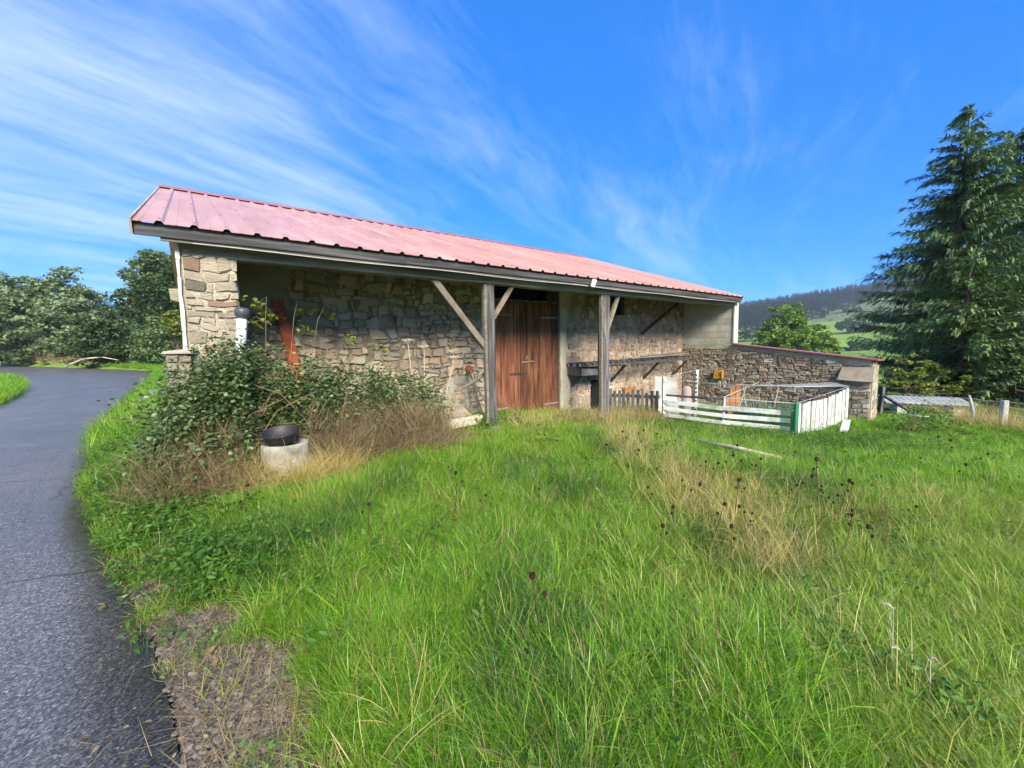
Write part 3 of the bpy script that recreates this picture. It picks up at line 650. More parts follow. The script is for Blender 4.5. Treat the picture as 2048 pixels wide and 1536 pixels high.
while z < 2.95:
    y = T0 + .006 - (0.25 if r_ % 2 else 0)
    while y < T1 - .02:
        y0, y1 = max(y, T0 + .004), min(y + 0.488, T1 - .01)
        if y1 - y0 > 0.05:
            m = MB(); e = rnd.uniform(0, .004); m.box(SR - e, SR + .02, y0, y1, z, min(z + .192, 2.97)); m.build('concrete_block', MT['block'], panel)
        y += 0.5
    z += 0.2; r_ += 1
m = MB(); m.box(SR - .03, SR + .22, T0 - .035, T0 - .001, 1.6, EZ - .05); m.build('corner_board', MT['render_white'], barn)

# timber front: wall plate, posts, braces, fascia
m = MB(); m.beam((SLW + .0, .33, 2.80), (4.72, .33, 2.80), 0.22, 0.17, jit=.006); m.build('wall_plate', MT['beam'], barn)
m = MB(); m.beam((4.722, .33, 2.80), (SR - .02, .33, 2.805), 0.22, 0.165, jit=.006); m.build('wall_plate', MT['beam'], barn)
POSTS = []
for s_, wd in ((4.74, .17), (7.86, .20)):
    p = W(s_, .33); zb = gz(p.x, p.y)
    m = MB(); m.beam((s_, .33, zb - .05), (s_ - .02, .33, 2.716), wd, wd, up=(0, 1, 0), ch=.02, jit=.007); po = m.build('porch_post', MT['post'], barn)
    m = MB(); m.beam((s_ - wd / 2 - .034, .29, zb + .1), (s_ - wd / 2 - .04, .30, 2.715), .055, .09, up=(0, 1, 0), ch=.008, jit=.008); m.build('post_batten', MT['beam'], po)
    m = MB(); m.lathe([(0.0, zb - .2), (.2, zb - .2), (.19, zb + .02), (.15, zb + .05), (0, zb + .05)], 9, (s_, .33, 0)); m.build('footing_stone', MT['concrete'], po)
    POSTS.append(po)
for a, b, wd, mt in (((3.62, .33, 2.74), (4.66, .33, 1.56), .11, 'brace'), ((5.26, .33, 2.72), (4.82, .33, 2.12), .08, 'brace'), ((8.34, .33, 2.72), (7.93, .33, 1.86), .085, 'brace'), ((11.2, 1.72, 1.93), (12.86, 1.60, 2.88), .075, 'brown')):
    m = MB(); m.beam(a, b, wd, wd * .9, up=(0, 1, 0), jit=.004); m.build('brace', MT[mt], barn)
m = MB(); m.tube([(4.3, .6, .85), (4.55, .5, 1.0), (4.66, .42, 1.1)], .03, 6); m.build('post_prop', MT['beam'], barn)
# fascia boards in lengths, with a thinner lower batten
cuts = [-.005, 3.05, 6.6, 10.2, BL]
for a, b in zip(cuts[:-1], cuts[1:]):
    dz = rnd.uniform(-.004, .004)
    m = MB(); m.beam((a + .002, .045, 2.925 + dz), (b - .002, .045, 2.925 + dz), .028, .135, jit=.003); m.build('fascia_board', MT['fascia'], barn)
    m = MB(); m.beam((a + (.22 if a < 0 else .002), .075, 2.845 + dz), (b - .002, .075, 2.845 + dz), .03, .05, jit=.003); m.build('lower_batten', MT['beam'], barn)
m = MB(); m.tube([(x_, .052, 2.816 + .008 * math.sin(x_ * 2.1)) for x_ in np.linspace(.5, 13.4, 50)], .005, 5); m.build('cable', MT['wire'], barn)
for k, t in enumerate((0.9, 2.0)):
    m = MB(); m.beam((SLW, t, EZ + t * SLOPE - .12), (SR, t, EZ + t * SLOPE - .12), .1, .15); m.build('purlin', MT['beam'], barn)
for k in range(15):
    s_ = .6 + k * .92; m = MB(); m.beam((s_, .09, EZ - .055), (s_, T1 + .2, EZ + (T1 + .2) * SLOPE - .09), .07, .1); m.build('rafter', MT['beam'], barn)
# roof: ribbed sheets
NSH = 15; SW = BL / NSH; RIB = SW / 3
def sheet_mesh():
    prof = []
    for k in range(3):
        c = (k + .72) * RIB; f0 = k * RIB if k == 0 else None
        if f0 is not None: prof.append((0, 0))
        for a, h in ((-.172, 0), (-.16, .006), (-.148, 0), (-.042, 0), (-.020, .029), (.020, .029), (.042, 0)): prof.append((c + a, h))
    prof.append((SW, 0))
    n = len(prof); V = []; F = []; rows = 6
    ln = math.hypot(BD, BRISE); nx_, nz_ = -SLOPE / math.hypot(1, SLOPE), 1 / math.hypot(1, SLOPE)
    for th in (0, -.006):
        for r in range(rows + 1):
            u = r / rows; t = -0.02 + (BD + .02) * u; zc = EZ - 0.012 + (t + .02) * SLOPE
            for a, h in prof: V.append((a, t + (h + th) * nx_, zc + (h + th) * nz_))
    L = (rows + 1) * n
    for r in range(rows):
        for k in range(n - 1):
            a = r * n + k; F.append((a, a + 1, a + 1 + n, a + n)); F.append((L + a, L + a + n, L + a + 1 + n, L + a + 1))
    for k in range(n - 1): F.append((k, L + k, L + k + 1, k + 1))
    for r in range(rows):
        a = r * n; F.append((a, a + n, L + a + n, L + a)); a += n - 1; F.append((a, L + a, L + a + n, a + n))
    m = MB(); m.add(V, F); return m
proto = sheet_mesh().build('roof_sheet', MT['roof'], barn)
screw = MB()
for t in (0.12, 1.4, 2.8, 4.2, 5.5, 6.45):
    for k in range(3):
        c = (k + .72) * RIB; zc = EZ + t * SLOPE + .021
        screw.lathe([(.014, 0), (.013, .01), (.0, .014)], 5, (c, t, zc))
fil = MB()
for k in range(3):
    c = (k + .72) * RIB; z0 = EZ - .03; V = []
    for t in (.012, .04): V += [(c - .05, t, z0), (c + .05, t, z0), (c + .041, t, EZ - .012 + t * SLOPE), (c + .020, t, EZ + .008 + t * SLOPE), (c - .020, t, EZ + .012 + t * SLOPE), (c - .041, t, EZ - .012 + t * SLOPE)]
    fil.add(V, [(0, 1, 2, 3, 4, 5), (11, 10, 9, 8, 7, 6)] + [(i, 6 + i, 6 + (i + 1) % 6, (i + 1) % 6) for i in range(6)])
fl_ = fil.build('rib_dark_plug', MT['dark'], proto); fl_['kind'] = 'stuff'  # near-black plugs added to block sky under the ribs and keep them dark
sp_ = screw.build('sheet_screws', MT['screw'], proto); sp_['kind'] = 'stuff'
for k in range(1, NSH):
    o = proto.copy(); COL.objects.link(o); o.location = (k * SW, 0, 0.0012 * (k % 2)); o.parent = barn
    for h in (sp_, fl_): q = h.copy(); COL.objects.link(q); q.parent = o
m = MB(); m.add([(0, BD, EZ + BRISE), (BL, BD, EZ + BRISE), (BL, 2 * BD, EZ), (0, 2 * BD, EZ), (0, BD, EZ + BRISE - .01), (BL, BD, EZ + BRISE - .01), (BL, 2 * BD, EZ - .01), (0, 2 * BD, EZ - .01)], [(0, 1, 2, 3), (7, 6, 5, 4), (0, 4, 5, 1), (1, 5, 6, 2), (2, 6, 7, 3), (3, 7, 4, 0)]); m.build('rear_roof_slope', MT['roof'], barn)
m = MB(); V = []
for s_ in (-.02, BL + .02): V += [(s_, BD - .24, EZ + BRISE - .24 * SLOPE + .045), (s_, BD, EZ + BRISE + .06), (s_, BD + .24, EZ + BRISE - .24 * SLOPE + .045), (s_, BD + .24, EZ + BRISE - .24 * SLOPE + .03), (s_, BD, EZ + BRISE + .04), (s_, BD - .24, EZ + BRISE - .24 * SLOPE + .03)]
m.add(V, [(k, (k + 1) % 6, 6 + (k + 1) % 6, 6 + k) for k in range(6)] + [(0, 5, 4, 1), (1, 4, 3, 2), (6, 7, 10, 11), (7, 8, 9, 10)]); m.build('ridge_cap', MT['roofedge'], barn)
for s_ in (-.012, BL + .006):
    m = MB(); m.beam((s_, -.01, EZ - .075), (s_, BD, EZ + BRISE - .075), .02, .17); m.build('verge_board', MT['render'], barn)
# double door
door = thing('barn_door', None, None); door.parent = barn; door.location = (0, 0, 0)
bounds = [5.90]
for wd in (.21, .19, .22, .18, .20): bounds.append(bounds[-1] + wd)
mid_ = bounds[-1]
for k, (a, b) in enumerate(list(zip(bounds[:-1], bounds[1:])) + [(mid_ + .012 + i * .204, mid_ + .012 + (i + 1) * .204) for i in range(5)]):
    zb = -.13 - .012 * k + rnd.uniform(-.015, .015); zt = 2.655 + rnd.uniform(-.004, .004)
    m = MB(); tt = T1 + .06 + rnd.uniform(-.006, .006); m.beam(((a + b) / 2, tt, zb), ((a + b) / 2, tt, zt), b - a - .008, .03, up=(0, 1, 0), ch=.005); m.build('plank', MT['door'], door)
for a, b, z_ in ((5.93, 6.45, 2.33), (7.38, 7.92, 2.30), (5.93, 6.30, .12), (7.45, 7.93, .10)):
    m = MB(); m.beam((a, T1 + .037, z_), (b, T1 + .037, z_ + .01), .014, .045, ch=.004); m.build('strap_hinge', MT['iron'], door)
m = MB(); m.beam((6.72, T1 + .03, 1.20), (7.10, T1 + .03, 1.22), .03, .035); m.beam((6.86, T1 + .03, 1.27), (6.90, T1 + .03, 1.36), .03, .03, up=(0, 1, 0)); m.build('latch_bar', MT['iron'], door)
m = MB(); m.beam((6.38, T1 + .035, .93), (6.9, T1 + .035, .95), .02, .05); m.build('door_batten', MT['darkiron'], door)
m = MB(); m.box(D0 - .06, D0 + .015, T1 - .02, T1 + .14, -.3, 2.66); m.build('door_frame', MT['beam'], door)
m = MB(); m.box(D1 - .012, D1 + .03, T1 - .02, T1 + .14, -.4, 2.66); m.build('door_frame', MT['beam'], door)
stones.build(300)

# ------------------------------------------------------------------ low wall running out from the barn
lw = thing('stone_wall', 'low dark schist wall with red metal coping running out from the barn end', 'wall', (EX, EY, 0), ANG)
def top_of(t): return 1.555 + (t - .16) * .128 if t < .16 else 1.555
m = MB()
for a, b in ((-3.15, .16), (.16, T1 + .02)):
    m.hexa([(SR + .01, a, -1.4), (SR + .46, a, -1.4), (SR + .46, b, -1.4), (SR + .01, b, -1.4), (SR + .01, a, top_of(a)), (SR + .46, a, top_of(a)), (SR + .46, b, top_of(b)), (SR + .01, b, top_of(b))])
core = m.build('wall_core', MT['mortar_d'], lw)
st2 = StoneSet(); rnd = random.Random(9)
st2.wall(rubble(-3.13, T1 - .03, -0.75, 1.44, 0.22, 0.075, rnd, jit=.5, skip=lambda x, y: y > top_of(x) - .14 or (-3.2 < x < -2.5 and .55 < y < .98)), 0.008, 0.024, rnd, lambda a, b, c: (SR + .01 - c, a, b), MT['stone_d'], MT['stone_di'], core, l2w)
st2.wall(rubble(SR + .02, SR + .45, -1.0, 1.0, 0.2, 0.13, rnd), 0.008, 0.035, rnd, lambda a, b, c: (a, -3.15 - c, b), MT['stone_p'], MT['stone_p'], core, l2w)
st2.build(300)
m = MB(); P = [(SR - .004, t) for t in np.linspace(-3.13, T1 - .02, 22)]
for (s_, a), (_, b) in zip(P[:-1], P[1:]):
    e = rnd.uniform(.008, .014); m.box(SR - e, SR + .02, a, b, top_of(a) - .13 + rnd.uniform(-.015, .015), top_of(a) - .002)
m.build('mortar_band', MT['render'], lw)
m = MB(); a, b = -3.27, .2
m.hexa([(SR - .09, a, top_of(a) + .005), (SR + .52, a, top_of(a) - .01), (SR + .52, b, top_of(b) - .01), (SR - .09, b, top_of(b) + .005), (SR - .09, a, top_of(a) + .035), (SR + .52, a, top_of(a) + .02), (SR + .52, b, top_of(b) + .02), (SR - .09, b, top_of(b) + .035)]); m.build('coping_sheet', MT['roofedge'], lw)
m = MB(); m.hexa([(SR - .20, -3.22, .60), (SR + .30, -3.22, .60), (SR + .30, -2.52, .60), (SR - .16, -2.50, .62), (SR - .03, -3.20, .95), (SR + .30, -3.20, .95), (SR + .30, -2.56, .95), (SR - .02, -2.56, .95)]); m.build('ledge_slab', MT['slab'], lw)
m = MB(); m.box(SR - .06, SR + .44, -3.19, -2.62, -1.2, .598); ep = m.build('end_pillar', MT['render'], lw)
for poly, ar in rubble(-3.17, -2.64, -.8, .58, .26, .13, rnd) :
    V, F = stone_geo(poly, .008, .03, rnd); b = MB(); b.add([(SR - .06 - c, a, z_) for a, z_, c in V], F); b.build('stone', MT['stone_d'], ep)
for poly, ar in rubble(SR + .0, SR + .42, -.9, .4, .22, .12, rnd) :
    if rnd.random() < .5: continue
    V, F = stone_geo(poly, .012, .02, rnd); b = MB(); b.add([(a, -3.19 - c, z_) for a, z_, c in V], F); b.build('stone', MT['stone_p'], ep)
#PART3
# ------------------------------------------------------------------ things round the barn
def gst(s, t):
    p = W(s, t); return gz(p.x, p.y)
# lamp under the eave
o = thing_st('eave_lamp', 'small white floodlight fixed under the eave of the barn', 'lamp', 7.06, 0.02, 2.79)
m = MB(); m.lathe([(0, 0), (.045, 0), (.05, .02), (.05, .15), (.04, .165), (0, .165)], 14, (0, -.06, 0), Euler((.12, .3, 0)).to_matrix()); m.build('lamp_body', MT['plastic_white'], o, True)
m = MB(); m.beam((0, -.03, .06), (0, .03, .06), .03, .05); m.build('bracket', MT['plastic_dark'], o)
# hay rack against the wall
o = thing_st('hay_rack', 'long weathered timber hay rack with slats fixed along the stone wall', 'hay rack', 8.1, T1, 0.98)
for a, b, z0, z1 in ((.05, 2.0, .12, .10), (2.0, 5.3, .10, .16)):
    m = MB(); m.beam((a, -.62, z0), (b, -.60, z1), .07, .09, jit=.012); m.build('rail', MT['pallet'], o)
    m = MB(); m.beam((a, -.06, z0 - .02), (b, -.06, z1 - .02), .07, .09, jit=.012); m.build('rail', MT['pallet'], o)
for k in range(22):
    x = .15 + k * .238; m = MB(); m.beam((x, -.70, .155 + .012 * x + rnd.uniform(-.01, .01)), (x + rnd.uniform(-.03, .03), -.02, .15 + .012 * x), .09 if k < 8 else .05, .028, jit=.004); m.build('slat', MT['pallet'], o)
for k in range(4):
    x = .3 + k * 1.55; m = MB(); m.beam((x, -.55, .06), (x, -.05, -.42), .06, .06); m.build('strut', MT['pallet'], o)
m = MB(); m.beam((2.1, -.5, .22), (5.1, -.45, .30), .13, .03, jit=.01); m.build('loose_plank', MT['beam'], o)
m = MB(); m.beam((2.9, -.3, .25), (5.3, -.25, .34), .10, .03, jit=.01); m.build('loose_plank', MT['post'], o)
m = MB(); m.box(.1, 1.1, -.55, -.03, -.16, .06); m.build('manger_box', MT['pallet'], o)
# wire and cable down the second post
o = tag(MB(), None) if False else None
m = MB(); m.tube([W(7.72, .20, 2.62), W(7.66, .19, 2.3), W(7.70, .2, 1.95), W(7.79, .21, 1.7), W(7.82, .21, 1.2)], .007, 5)
tag(m.build('hanging_cable', MT['iron']), 'thin pale cable hanging down beside the right porch post', 'cable')
# red board leaning in the corner behind the brambles
o = thing_st('red_board', 'rust red board leaning on the porch wall behind the brambles', 'board', 1.75, 1.72, 1.0)
m = MB(); m.beam((.14, -.12, -.6), (-.19, .10, 1.42), .17, .04, up=(0, 1, 0), jit=.004); m.build('board', MT['rust'], o)
# white pipe with dark cap
o = thing_st('vent_pipe', 'white plastic vent pipe with dark cap standing in the brambles', 'pipe', .81, -.16, 1.0)
m = MB(); m.lathe([(.055, 0), (.055, 1.02)], 18, (0, 0, 0), Euler((0, .10, 0)).to_matrix()); m.build('pipe', MT['plastic_white'], o, True)
m = MB(); tl = Euler((0, .10, 0)).to_matrix(); m.lathe([(.058, .97), (.060, 1.0), (.078, 1.01), (.080, 1.075), (.062, 1.10), (0, 1.105)], 18, (0, 0, 0), tl); m.build('cap', MT['plastic_dark'], o, True)
# shovel, sticks, slab, plank left of the first post
o = thing_st('shovel', 'old shovel with rusty red blade leaning blade up beside the door post', 'shovel', 5.08, 1.35)
m = MB(); m.tube([(.0, -.25, .05), (.03, .1, .55), (.06, .38, 1.02)], .016, 7); m.build('handle', MT['brace'], o, True)
m = MB(); V = [(.02, .38, 1.0), (.10, .38, 1.0), (.13, .42, 1.07), (.11, .44, 1.13), (.01, .44, 1.13), (-.01, .42, 1.07)]
m.add(V + [(a, b + .012, c) for a, b, c in V], [tuple(range(5, -1, -1)), tuple(range(6, 12))] + [(k, (k + 1) % 6, 6 + (k + 1) % 6, 6 + k) for k in range(6)]); m.build('blade', MT['rust'], o)
for k, (a, b, c) in enumerate(((4.95, 1.3, .95), (5.2, 1.25, 1.1), (5.32, 1.45, .8))):
    m = MB(); p0 = W(a, b - .35, gst(a, b) + .02); p1 = W(a + (.12, -.1, -.05)[k], T1 - .09, c); m.tube([p0, p0.lerp(p1, .5) + Vector((.02, .01, .02)), p1], [.018, .014, .009], 6)
    tag(m.build('stick', MT['brace']), ('thin stick leaning on the wall left of the shovel', 'tallest stick leaning on the wall just right of the shovel', 'short stick leaning nearest the door post')[k], 'stick', 'sticks leaning beside the shovel')
o = thing_st('stone_slab', 'pale flat stone slab tilted against the foot of the porch wall', 'slab', 4.3, 1.15, gst(4.3, 1.15))
m = MB(); m.hexa([(-.40, -.15, .16), (.42, -.15, .12), (.34, .25, .30), (-.30, .25, .34), (-.42, -.17, .22), (.44, -.17, .18), (.35, .25, .40), (-.30, .25, .44)]); m.build('slab', MT['slab'], o)
m = MB(); m.box(-.3, .35, .0, .3, -.1, .17); m.build('support_block', MT['rust'], o)
m = MB(); m.beam(W(3.75, .45, gst(3.8, .45) + .16), W(4.62, .5, gst(4.6, .5) + .17), .16, .16, jit=.006)
tag(m.build('grey_timber', MT['palewood']), 'squared grey timber lying in the grass in front of the stone slab', 'timber')
# planter: concrete pipe section with a black tub on top
PLS, PLT = 1.20, -.66
o = thing_st('concrete_ring', 'pale concrete pipe section standing on end in the dry grass', 'concrete ring', PLS, PLT, gst(PLS, PLT) + .01)
pr = [(.245, -.15), (.25, .0), (.247, .36), (.238, .39), (.20, .39), (.195, .2), (.195, -.1)]
m = MB(); m.lathe(pr, 40); ob = m.build('ring', MT['concrete'], o, True)
o = thing_st('rubber_tub', 'black rubber tub tilted on top of the concrete pipe section', 'tub', PLS, PLT, gst(PLS, PLT) + .40)
tl = Euler((.12, -.16, .3)).to_matrix() @ Matrix.Scale(.88, 3)
m = MB(); m.lathe([(0, -.02), (.15, -.02), (.165, .02), (.215, .125), (.222, .132), (.225, .145), (.214, .148), (.205, .125), (.15, .03), (0, .025)], 36, (-.03, -.02, .02), tl); m.build('tub_body', MT['tub'], o, True)
for sg in (-1, 1):
    m = MB(); m.tube([tl @ Vector((sg * .215, -.05, .12)) , tl @ Vector((sg * .26, -.03, .125)), tl @ Vector((sg * .26, .03, .125)), tl @ Vector((sg * .215, .05, .12))], .012, 6); m.build('handle', MT['tub'], o, True).location = (-.03, -.02, .02)
# timber pole on the grass and a white plank by the pen
a, b = Vector((2.95, 6.75)), Vector((3.52, 5.36))
m = MB(); m.tube([Vector((a.x, a.y, gz(*a) + .07)), Vector(((a.x + b.x) / 2 + .02, (a.y + b.y) / 2, gz(*((a + b) / 2)) + .10)), Vector((b.x, b.y, gz(*b) + .09))], [.035, .032, .028], 8)
tag(m.build('timber_pole', MT['palewood'], smooth=True), 'bleached round pole lying across the grass beside a bare patch', 'pole')
p = W(11.2, -3.3); z = gz(p.x, p.y)
m = MB(); m.beam(p + Vector((-.20, -.25, z + .10)), p + Vector((.42, .45, z + .20)), .13, .03, jit=.004)
tag(m.build('white_plank', MT['whitemoss']), 'short white plank lying in the weeds at the far side of the pen', 'plank')

# ------------------------------------------------------------------ poultry pen
PA, PM, PC, PR = Vector((3.57, 9.66)), Vector((4.52, 8.80)), Vector((5.53, 7.99)), Vector((8.40, 10.28))
pen = thing('pen_fence', 'low white slatted fence with wire top round the small pen by the wall', 'fence', (0, 0, 0))
def g3(p, dz=0): return Vector((p.x, p.y, gz(p.x, p.y) + dz))
for p, h_, mt, wd in ((PA, 1.06, 'whitemoss', .075), (PM, .70, 'palegrey', .05), (PC, .66, 'greenpost', .07)):
    m = MB(); m.beam(g3(p, -.2), g3(p, h_) + Vector((rnd.uniform(-.02, .02), 0, 0)), wd, wd, up=(0, 1, 0), jit=.004); m.build('post', MT[mt], pen)
fd = (PC - PA).normalized(); fn = Vector((fd.y, -fd.x))
if fn.dot(-PA) < 0: fn = -fn
for seg, (p, q) in enumerate(((PA, PM), (PM, PC))):
    for k in range(3):
        z0 = .16 + k * .155; off = fn * (.045 + rnd.uniform(0, .01))
        m = MB(); m.beam(g3(p, z0 + rnd.uniform(-.02, .02)) + off.to_3d() - fd.to_3d() * .03, g3(q, z0 + rnd.uniform(-.02, .02)) + off.to_3d() + fd.to_3d() * (.02 if seg == 0 else -.06), .095, .022, up=(0, 0, 1), jit=.004)
        me_ = m
        # boards stand on edge: rebuild upright
        m = MB(); P = g3(p, z0 + rnd.uniform(-.015, .015)) + off.to_3d(); Qp = g3(q, z0 + rnd.uniform(-.015, .015)) + off.to_3d() - fd.to_3d() * (.09 if seg else 0)
        m.beam(P, Qp, .022, .085 + rnd.uniform(-.01, .012), jit=.004); m.build('rail_board', MT['whitemoss'], pen)
m = MB(); m.beam(g3(PA, .62), g3(PM, .66), .03, .045, jit=.004); m.build('top_rail', MT['pallet'], pen)
m = MB(); m.tube([g3(PM, .69), g3(PM.lerp(PC, .5), .655), g3(PC, .655)], .011, 6); m.build('top_rail', MT['palegrey'], pen)
sd_ = (PR - PC).normalized(); NB = 13
for k in range(NB):
    u0 = (k + .08) / NB; u1 = (k + .90) / NB; a = PC.lerp(PR, u0); b = PC.lerp(PR, u1); c = (a + b) / 2; h_ = .64 + .16 * (k / NB) + rnd.uniform(-.012, .012)
    wd = (b - a).length * rnd.uniform(.86, 1.0)
    m = MB(); base = g3(c, .02); nrm = Vector((sd_.y, -sd_.x, 0))
    m.beam(base, g3(c, h_) + Vector((rnd.uniform(-.012, .012), rnd.uniform(-.012, .012), 0)), wd, .022, up=nrm, jit=.003); m.build('picket', MT['white' if k % 3 else 'whitemoss'], pen)
for z0 in (.2, .55):
    m = MB(); nrm = Vector((-sd_.y, sd_.x, 0)) * .03; m.beam(g3(PC, z0) + nrm, g3(PR, z0 + .1) + nrm, .03, .06); m.build('back_rail', MT['pallet'], pen)
# a length of fine green net stapled behind the boards, and wire netting over it
def net(name, corners, nu, nv, mat_, rad_, parent, sag=0.0, kind=None, diag=False):
    a, b, c, d = [Vector(v) for v in corners]      # a-b bottom, d-c top
    P = lambda u, v: (a.lerp(b, u)).lerp(d.lerp(c, u), v) + Vector((0, 0, -sag * 4 * u * (1 - u) * (1 - abs(2 * v - 1) * .3)))
    m = MB(); 
    for i in range(nu + 1):
        u = i / nu
        m.tube([P(min(1, max(0, u + (rnd.uniform(-.3, .3) / nu if diag else 0))), j / 4) for j in range(5)], rad_, 3, False)
    for j in range(nv + 1): m.tube([P(i / 6, j / nv) for i in range(7)], rad_, 3, False)
    return m.build(name, mat_, parent)
bk = (-fn * .03).to_3d()
n_ = net('green_mesh', (g3(PM, .02) + bk, g3(PC, .02) + bk, g3(PC, .60) + bk, g3(PM, .60) + bk), 54, 24, MT['greennet'], .0024, pen)
net('green_mesh', (g3(PA, .02) + bk, g3(PM, .02) + bk, g3(PM, .42) + bk, g3(PA, .40) + bk), 60, 22, MT['greennet'], .0028, pen)
fo = (fn * .075).to_3d(); pq = PC - fd * .24
net('green_mesh', (g3(pq, .0) + fo, g3(PC, .0) + fo, g3(PC, .64) + fo, g3(pq, .62) + fo), 16, 26, MT['greennet'], .0024, pen)
net('wire_netting', (g3(PA, .40), g3(PC, .44), g3(PC, .66), g3(PA, .64)), 60, 6, MT['wire'], .0013, pen, diag=True)
# netting stretched from the pen over to the wall
wl = W(SR - .05, 1.2, 0.62); wr = W(SR - .05, -2.4, 0.55)
net('roof_netting', (g3(PA, 1.0), g3(PR, .84), wr, Vector((4.73, 10.62, .60))), 54, 30, MT['wire'], .0016, pen, sag=.10, diag=True)
m = MB(); m.tube([g3(PA, 1.04), Vector((4.73, 10.6, .93))], .004, 4); m.tube([Vector((4.73, 10.6, .93)), wl], .004, 4); m.tube([g3(PM, .70), W(12.9, -.9, .5)], .009, 5); m.tube([g3(PC, .66), g3(PR, .84)], .004, 4); m.build('strain_wire', MT['wire'], pen)
m = MB(); p = Vector((4.71, 10.6)); m.beam(g3(p, -.2), Vector((4.745, 10.6, .93)), .075, .05, up=(0, 1, 0), jit=.004); tall = m.build('marker_post', MT['white']); tag(tall, 'tall white post with black marks rising behind the pen rails', 'post')
m = MB()
for k in range(9): m.box(4.69, 4.735 + .0, 10.560, 10.572, -.1 + k * .11, -.06 + k * .11)
m.build('black_mark', MT['tub'], tall)

# grey pallet gate beside the pen
o = thing('pallet_gate', 'dark grey pallet stood upright as a gate between the second post and the pen', 'pallet', W(9.0, .42, gst(9.2, .4)), ANG + R(-62))
for k in range(11):
    m = MB(); x = -.52 + k * .112; m.beam((x, 0, .02), (x + rnd.uniform(-.01, .01), .0, .66 + rnd.uniform(-.06, .05)), .072, .02, up=(0, 1, 0), jit=.003); m.build('slat', MT['pallet'], o)
for z0 in (.14, .52):
    m = MB(); m.beam((-.58, .03, z0), (.66, .03, z0), .03, .08); m.build('cross_rail', MT['pallet'], o)
m = MB(); m.beam((-.62, .02, -.1), (-.62, .02, .62), .1, .1, up=(0, 1, 0), jit=.005); m.build('gate_post', MT['post'], o)
o = thing('orange_board', 'orange brown board propped above the dark pallet gate', 'board', W(9.55, .95, .30), ANG)
m = MB(); m.hexa([(-.22, 0, .06), (.34, 0, -.05), (.34, .03, -.05), (-.22, .03, .06), (-.25, -.02, .16), (.32, -.02, .16), (.32, .01, .16), (-.25, .01, .16)]); m.build('board', MT['orange'], o)
m = MB(); m.beam((.05, .02, -.75), (.05, .02, .05), .04, .04, up=(0, 1, 0)); m.build('stake', MT['pallet'], o)
# inside the pen
def at_xy(name, label, cat, x, y, rz=0): return thing(name, label, cat, (x, y, gz(x, y)), rz)
o = at_xy('pink_drum', 'faded pink plastic drum with rounded top standing behind the pen rails', 'drum', 4.42, 10.45)
m = MB(); m.lathe([(0, 0), (.115, 0), (.122, .03), (.122, .66), (.11, .76), (.07, .82), (0, .83)], 22); m.build('drum_body', MT['pink'], o, True)
m = MB(); m.lathe([(.123, .3), (.127, .32), (.123, .34)], 22); m.build('rib', MT['pink'], o, True)
o = at_xy('leaning_sheet', 'pale grey panel leaning behind the left post of the pen', 'panel', 3.98, 10.55, ANG - .9)
m = MB(); m.hexa([(-.32, 0, .0), (.32, 0, .0), (.32, .03, 0), (-.32, .03, 0), (-.30, .12, 1.02), (.22, .12, .96), (.22, .15, .96), (-.30, .15, 1.02)]); m.build('panel', MT['palegrey'], o)
m = MB(); m.hexa([(-.30, -.12, .0), (.28, -.12, .0), (.26, -.02, 0), (-.30, -.02, 0), (-.28, -.05, .55), (.20, -.05, .50), (.2, -.02, .5), (-.28, -.02, .55)]); m.build('lower_panel', MT['whitemoss'], o)
o = at_xy('hutch_board', 'upright orange brown boards of a broken hutch inside the pen', 'hutch', 5.40, 10.1, ANG - .5)
for x, h_, wd in ((-.13, .62, .13), (.02, .86, .14), (.16, .95, .11)):
    m = MB(); m.beam((x, 0, -.03), (x + .02, .05, h_), wd, .022, up=(0, 1, 0), jit=.003); m.build('board', MT['orange'], o)
m = MB(); m.hexa([(-.24, -.16, .30), (.22, -.16, .30), (.22, .02, .30), (-.24, .02, .30), (-.24, -.16, .33), (.22, -.16, .33), (.22, .02, .33), (-.24, .02, .33)]); m.build('shelf', MT['orange'], o)
m = MB(); m.hexa([(-.22, -.15, .02), (.20, -.15, .02), (.20, -.02, .02), (-.22, -.02, .02), (-.22, -.15, .299), (.20, -.15, .299), (.20, -.02, .299), (-.22, -.02, .299)]); m.build('box', MT['orange'], o)
o = at_xy('blue_tub', 'turquoise plastic tub on the ground inside the pen', 'tub', 5.62, 9.75)
m = MB(); m.lathe([(0, .16), (.15, .16), (.17, .2), (.21, .34), (.22, .345), (.20, .34), (.15, .2), (0, .19)], 22); m.build('tub_body', MT['blue'], o, True)
m = MB(); m.lathe([(.222, .335), (.228, .345), (.222, .352)], 22); m.build('rim', MT['blue'], o, True)
o = thing('yellow_feeder', 'small ochre yellow box hung on the schist wall', 'feeder', W(SR - .03, .6, .48), ANG)
m = MB(); m.hexa([(-.12, -.13, .0), (0, -.13, .0), (0, .13, .0), (-.12, .13, .0), (-.09, -.12, .26), (0, -.12, .26), (0, .12, .26), (-.09, .12, .26)]); m.build('box', MT['yellow'], o)
m = MB(); m.box(-.14, -.0, -.15, -.131, .02, .24); m.build('side_flap', MT['orange'], o)
for k, (s_, t_, a_) in enumerate(((12.6, -.5, .5), (12.4, -.9, -.4), (12.9, -1.3, .3))):
    m = MB(); p = W(s_, t_); z = gz(p.x, p.y); m.tube([p + Vector((0, 0, z)), p + Vector((a_ * .25, .05, z + .35)), p + Vector((a_ * .45, .02, z + .78))], [.02, .016, .01], 6)
    tag(m.build('bare_stake', MT['palewood']), ('left of the three thin bare stakes leaning inside the pen', 'middle of the three thin bare stakes leaning inside the pen', 'right of the three thin bare stakes leaning inside the pen')[k], 'stake', 'bare stakes in the pen')

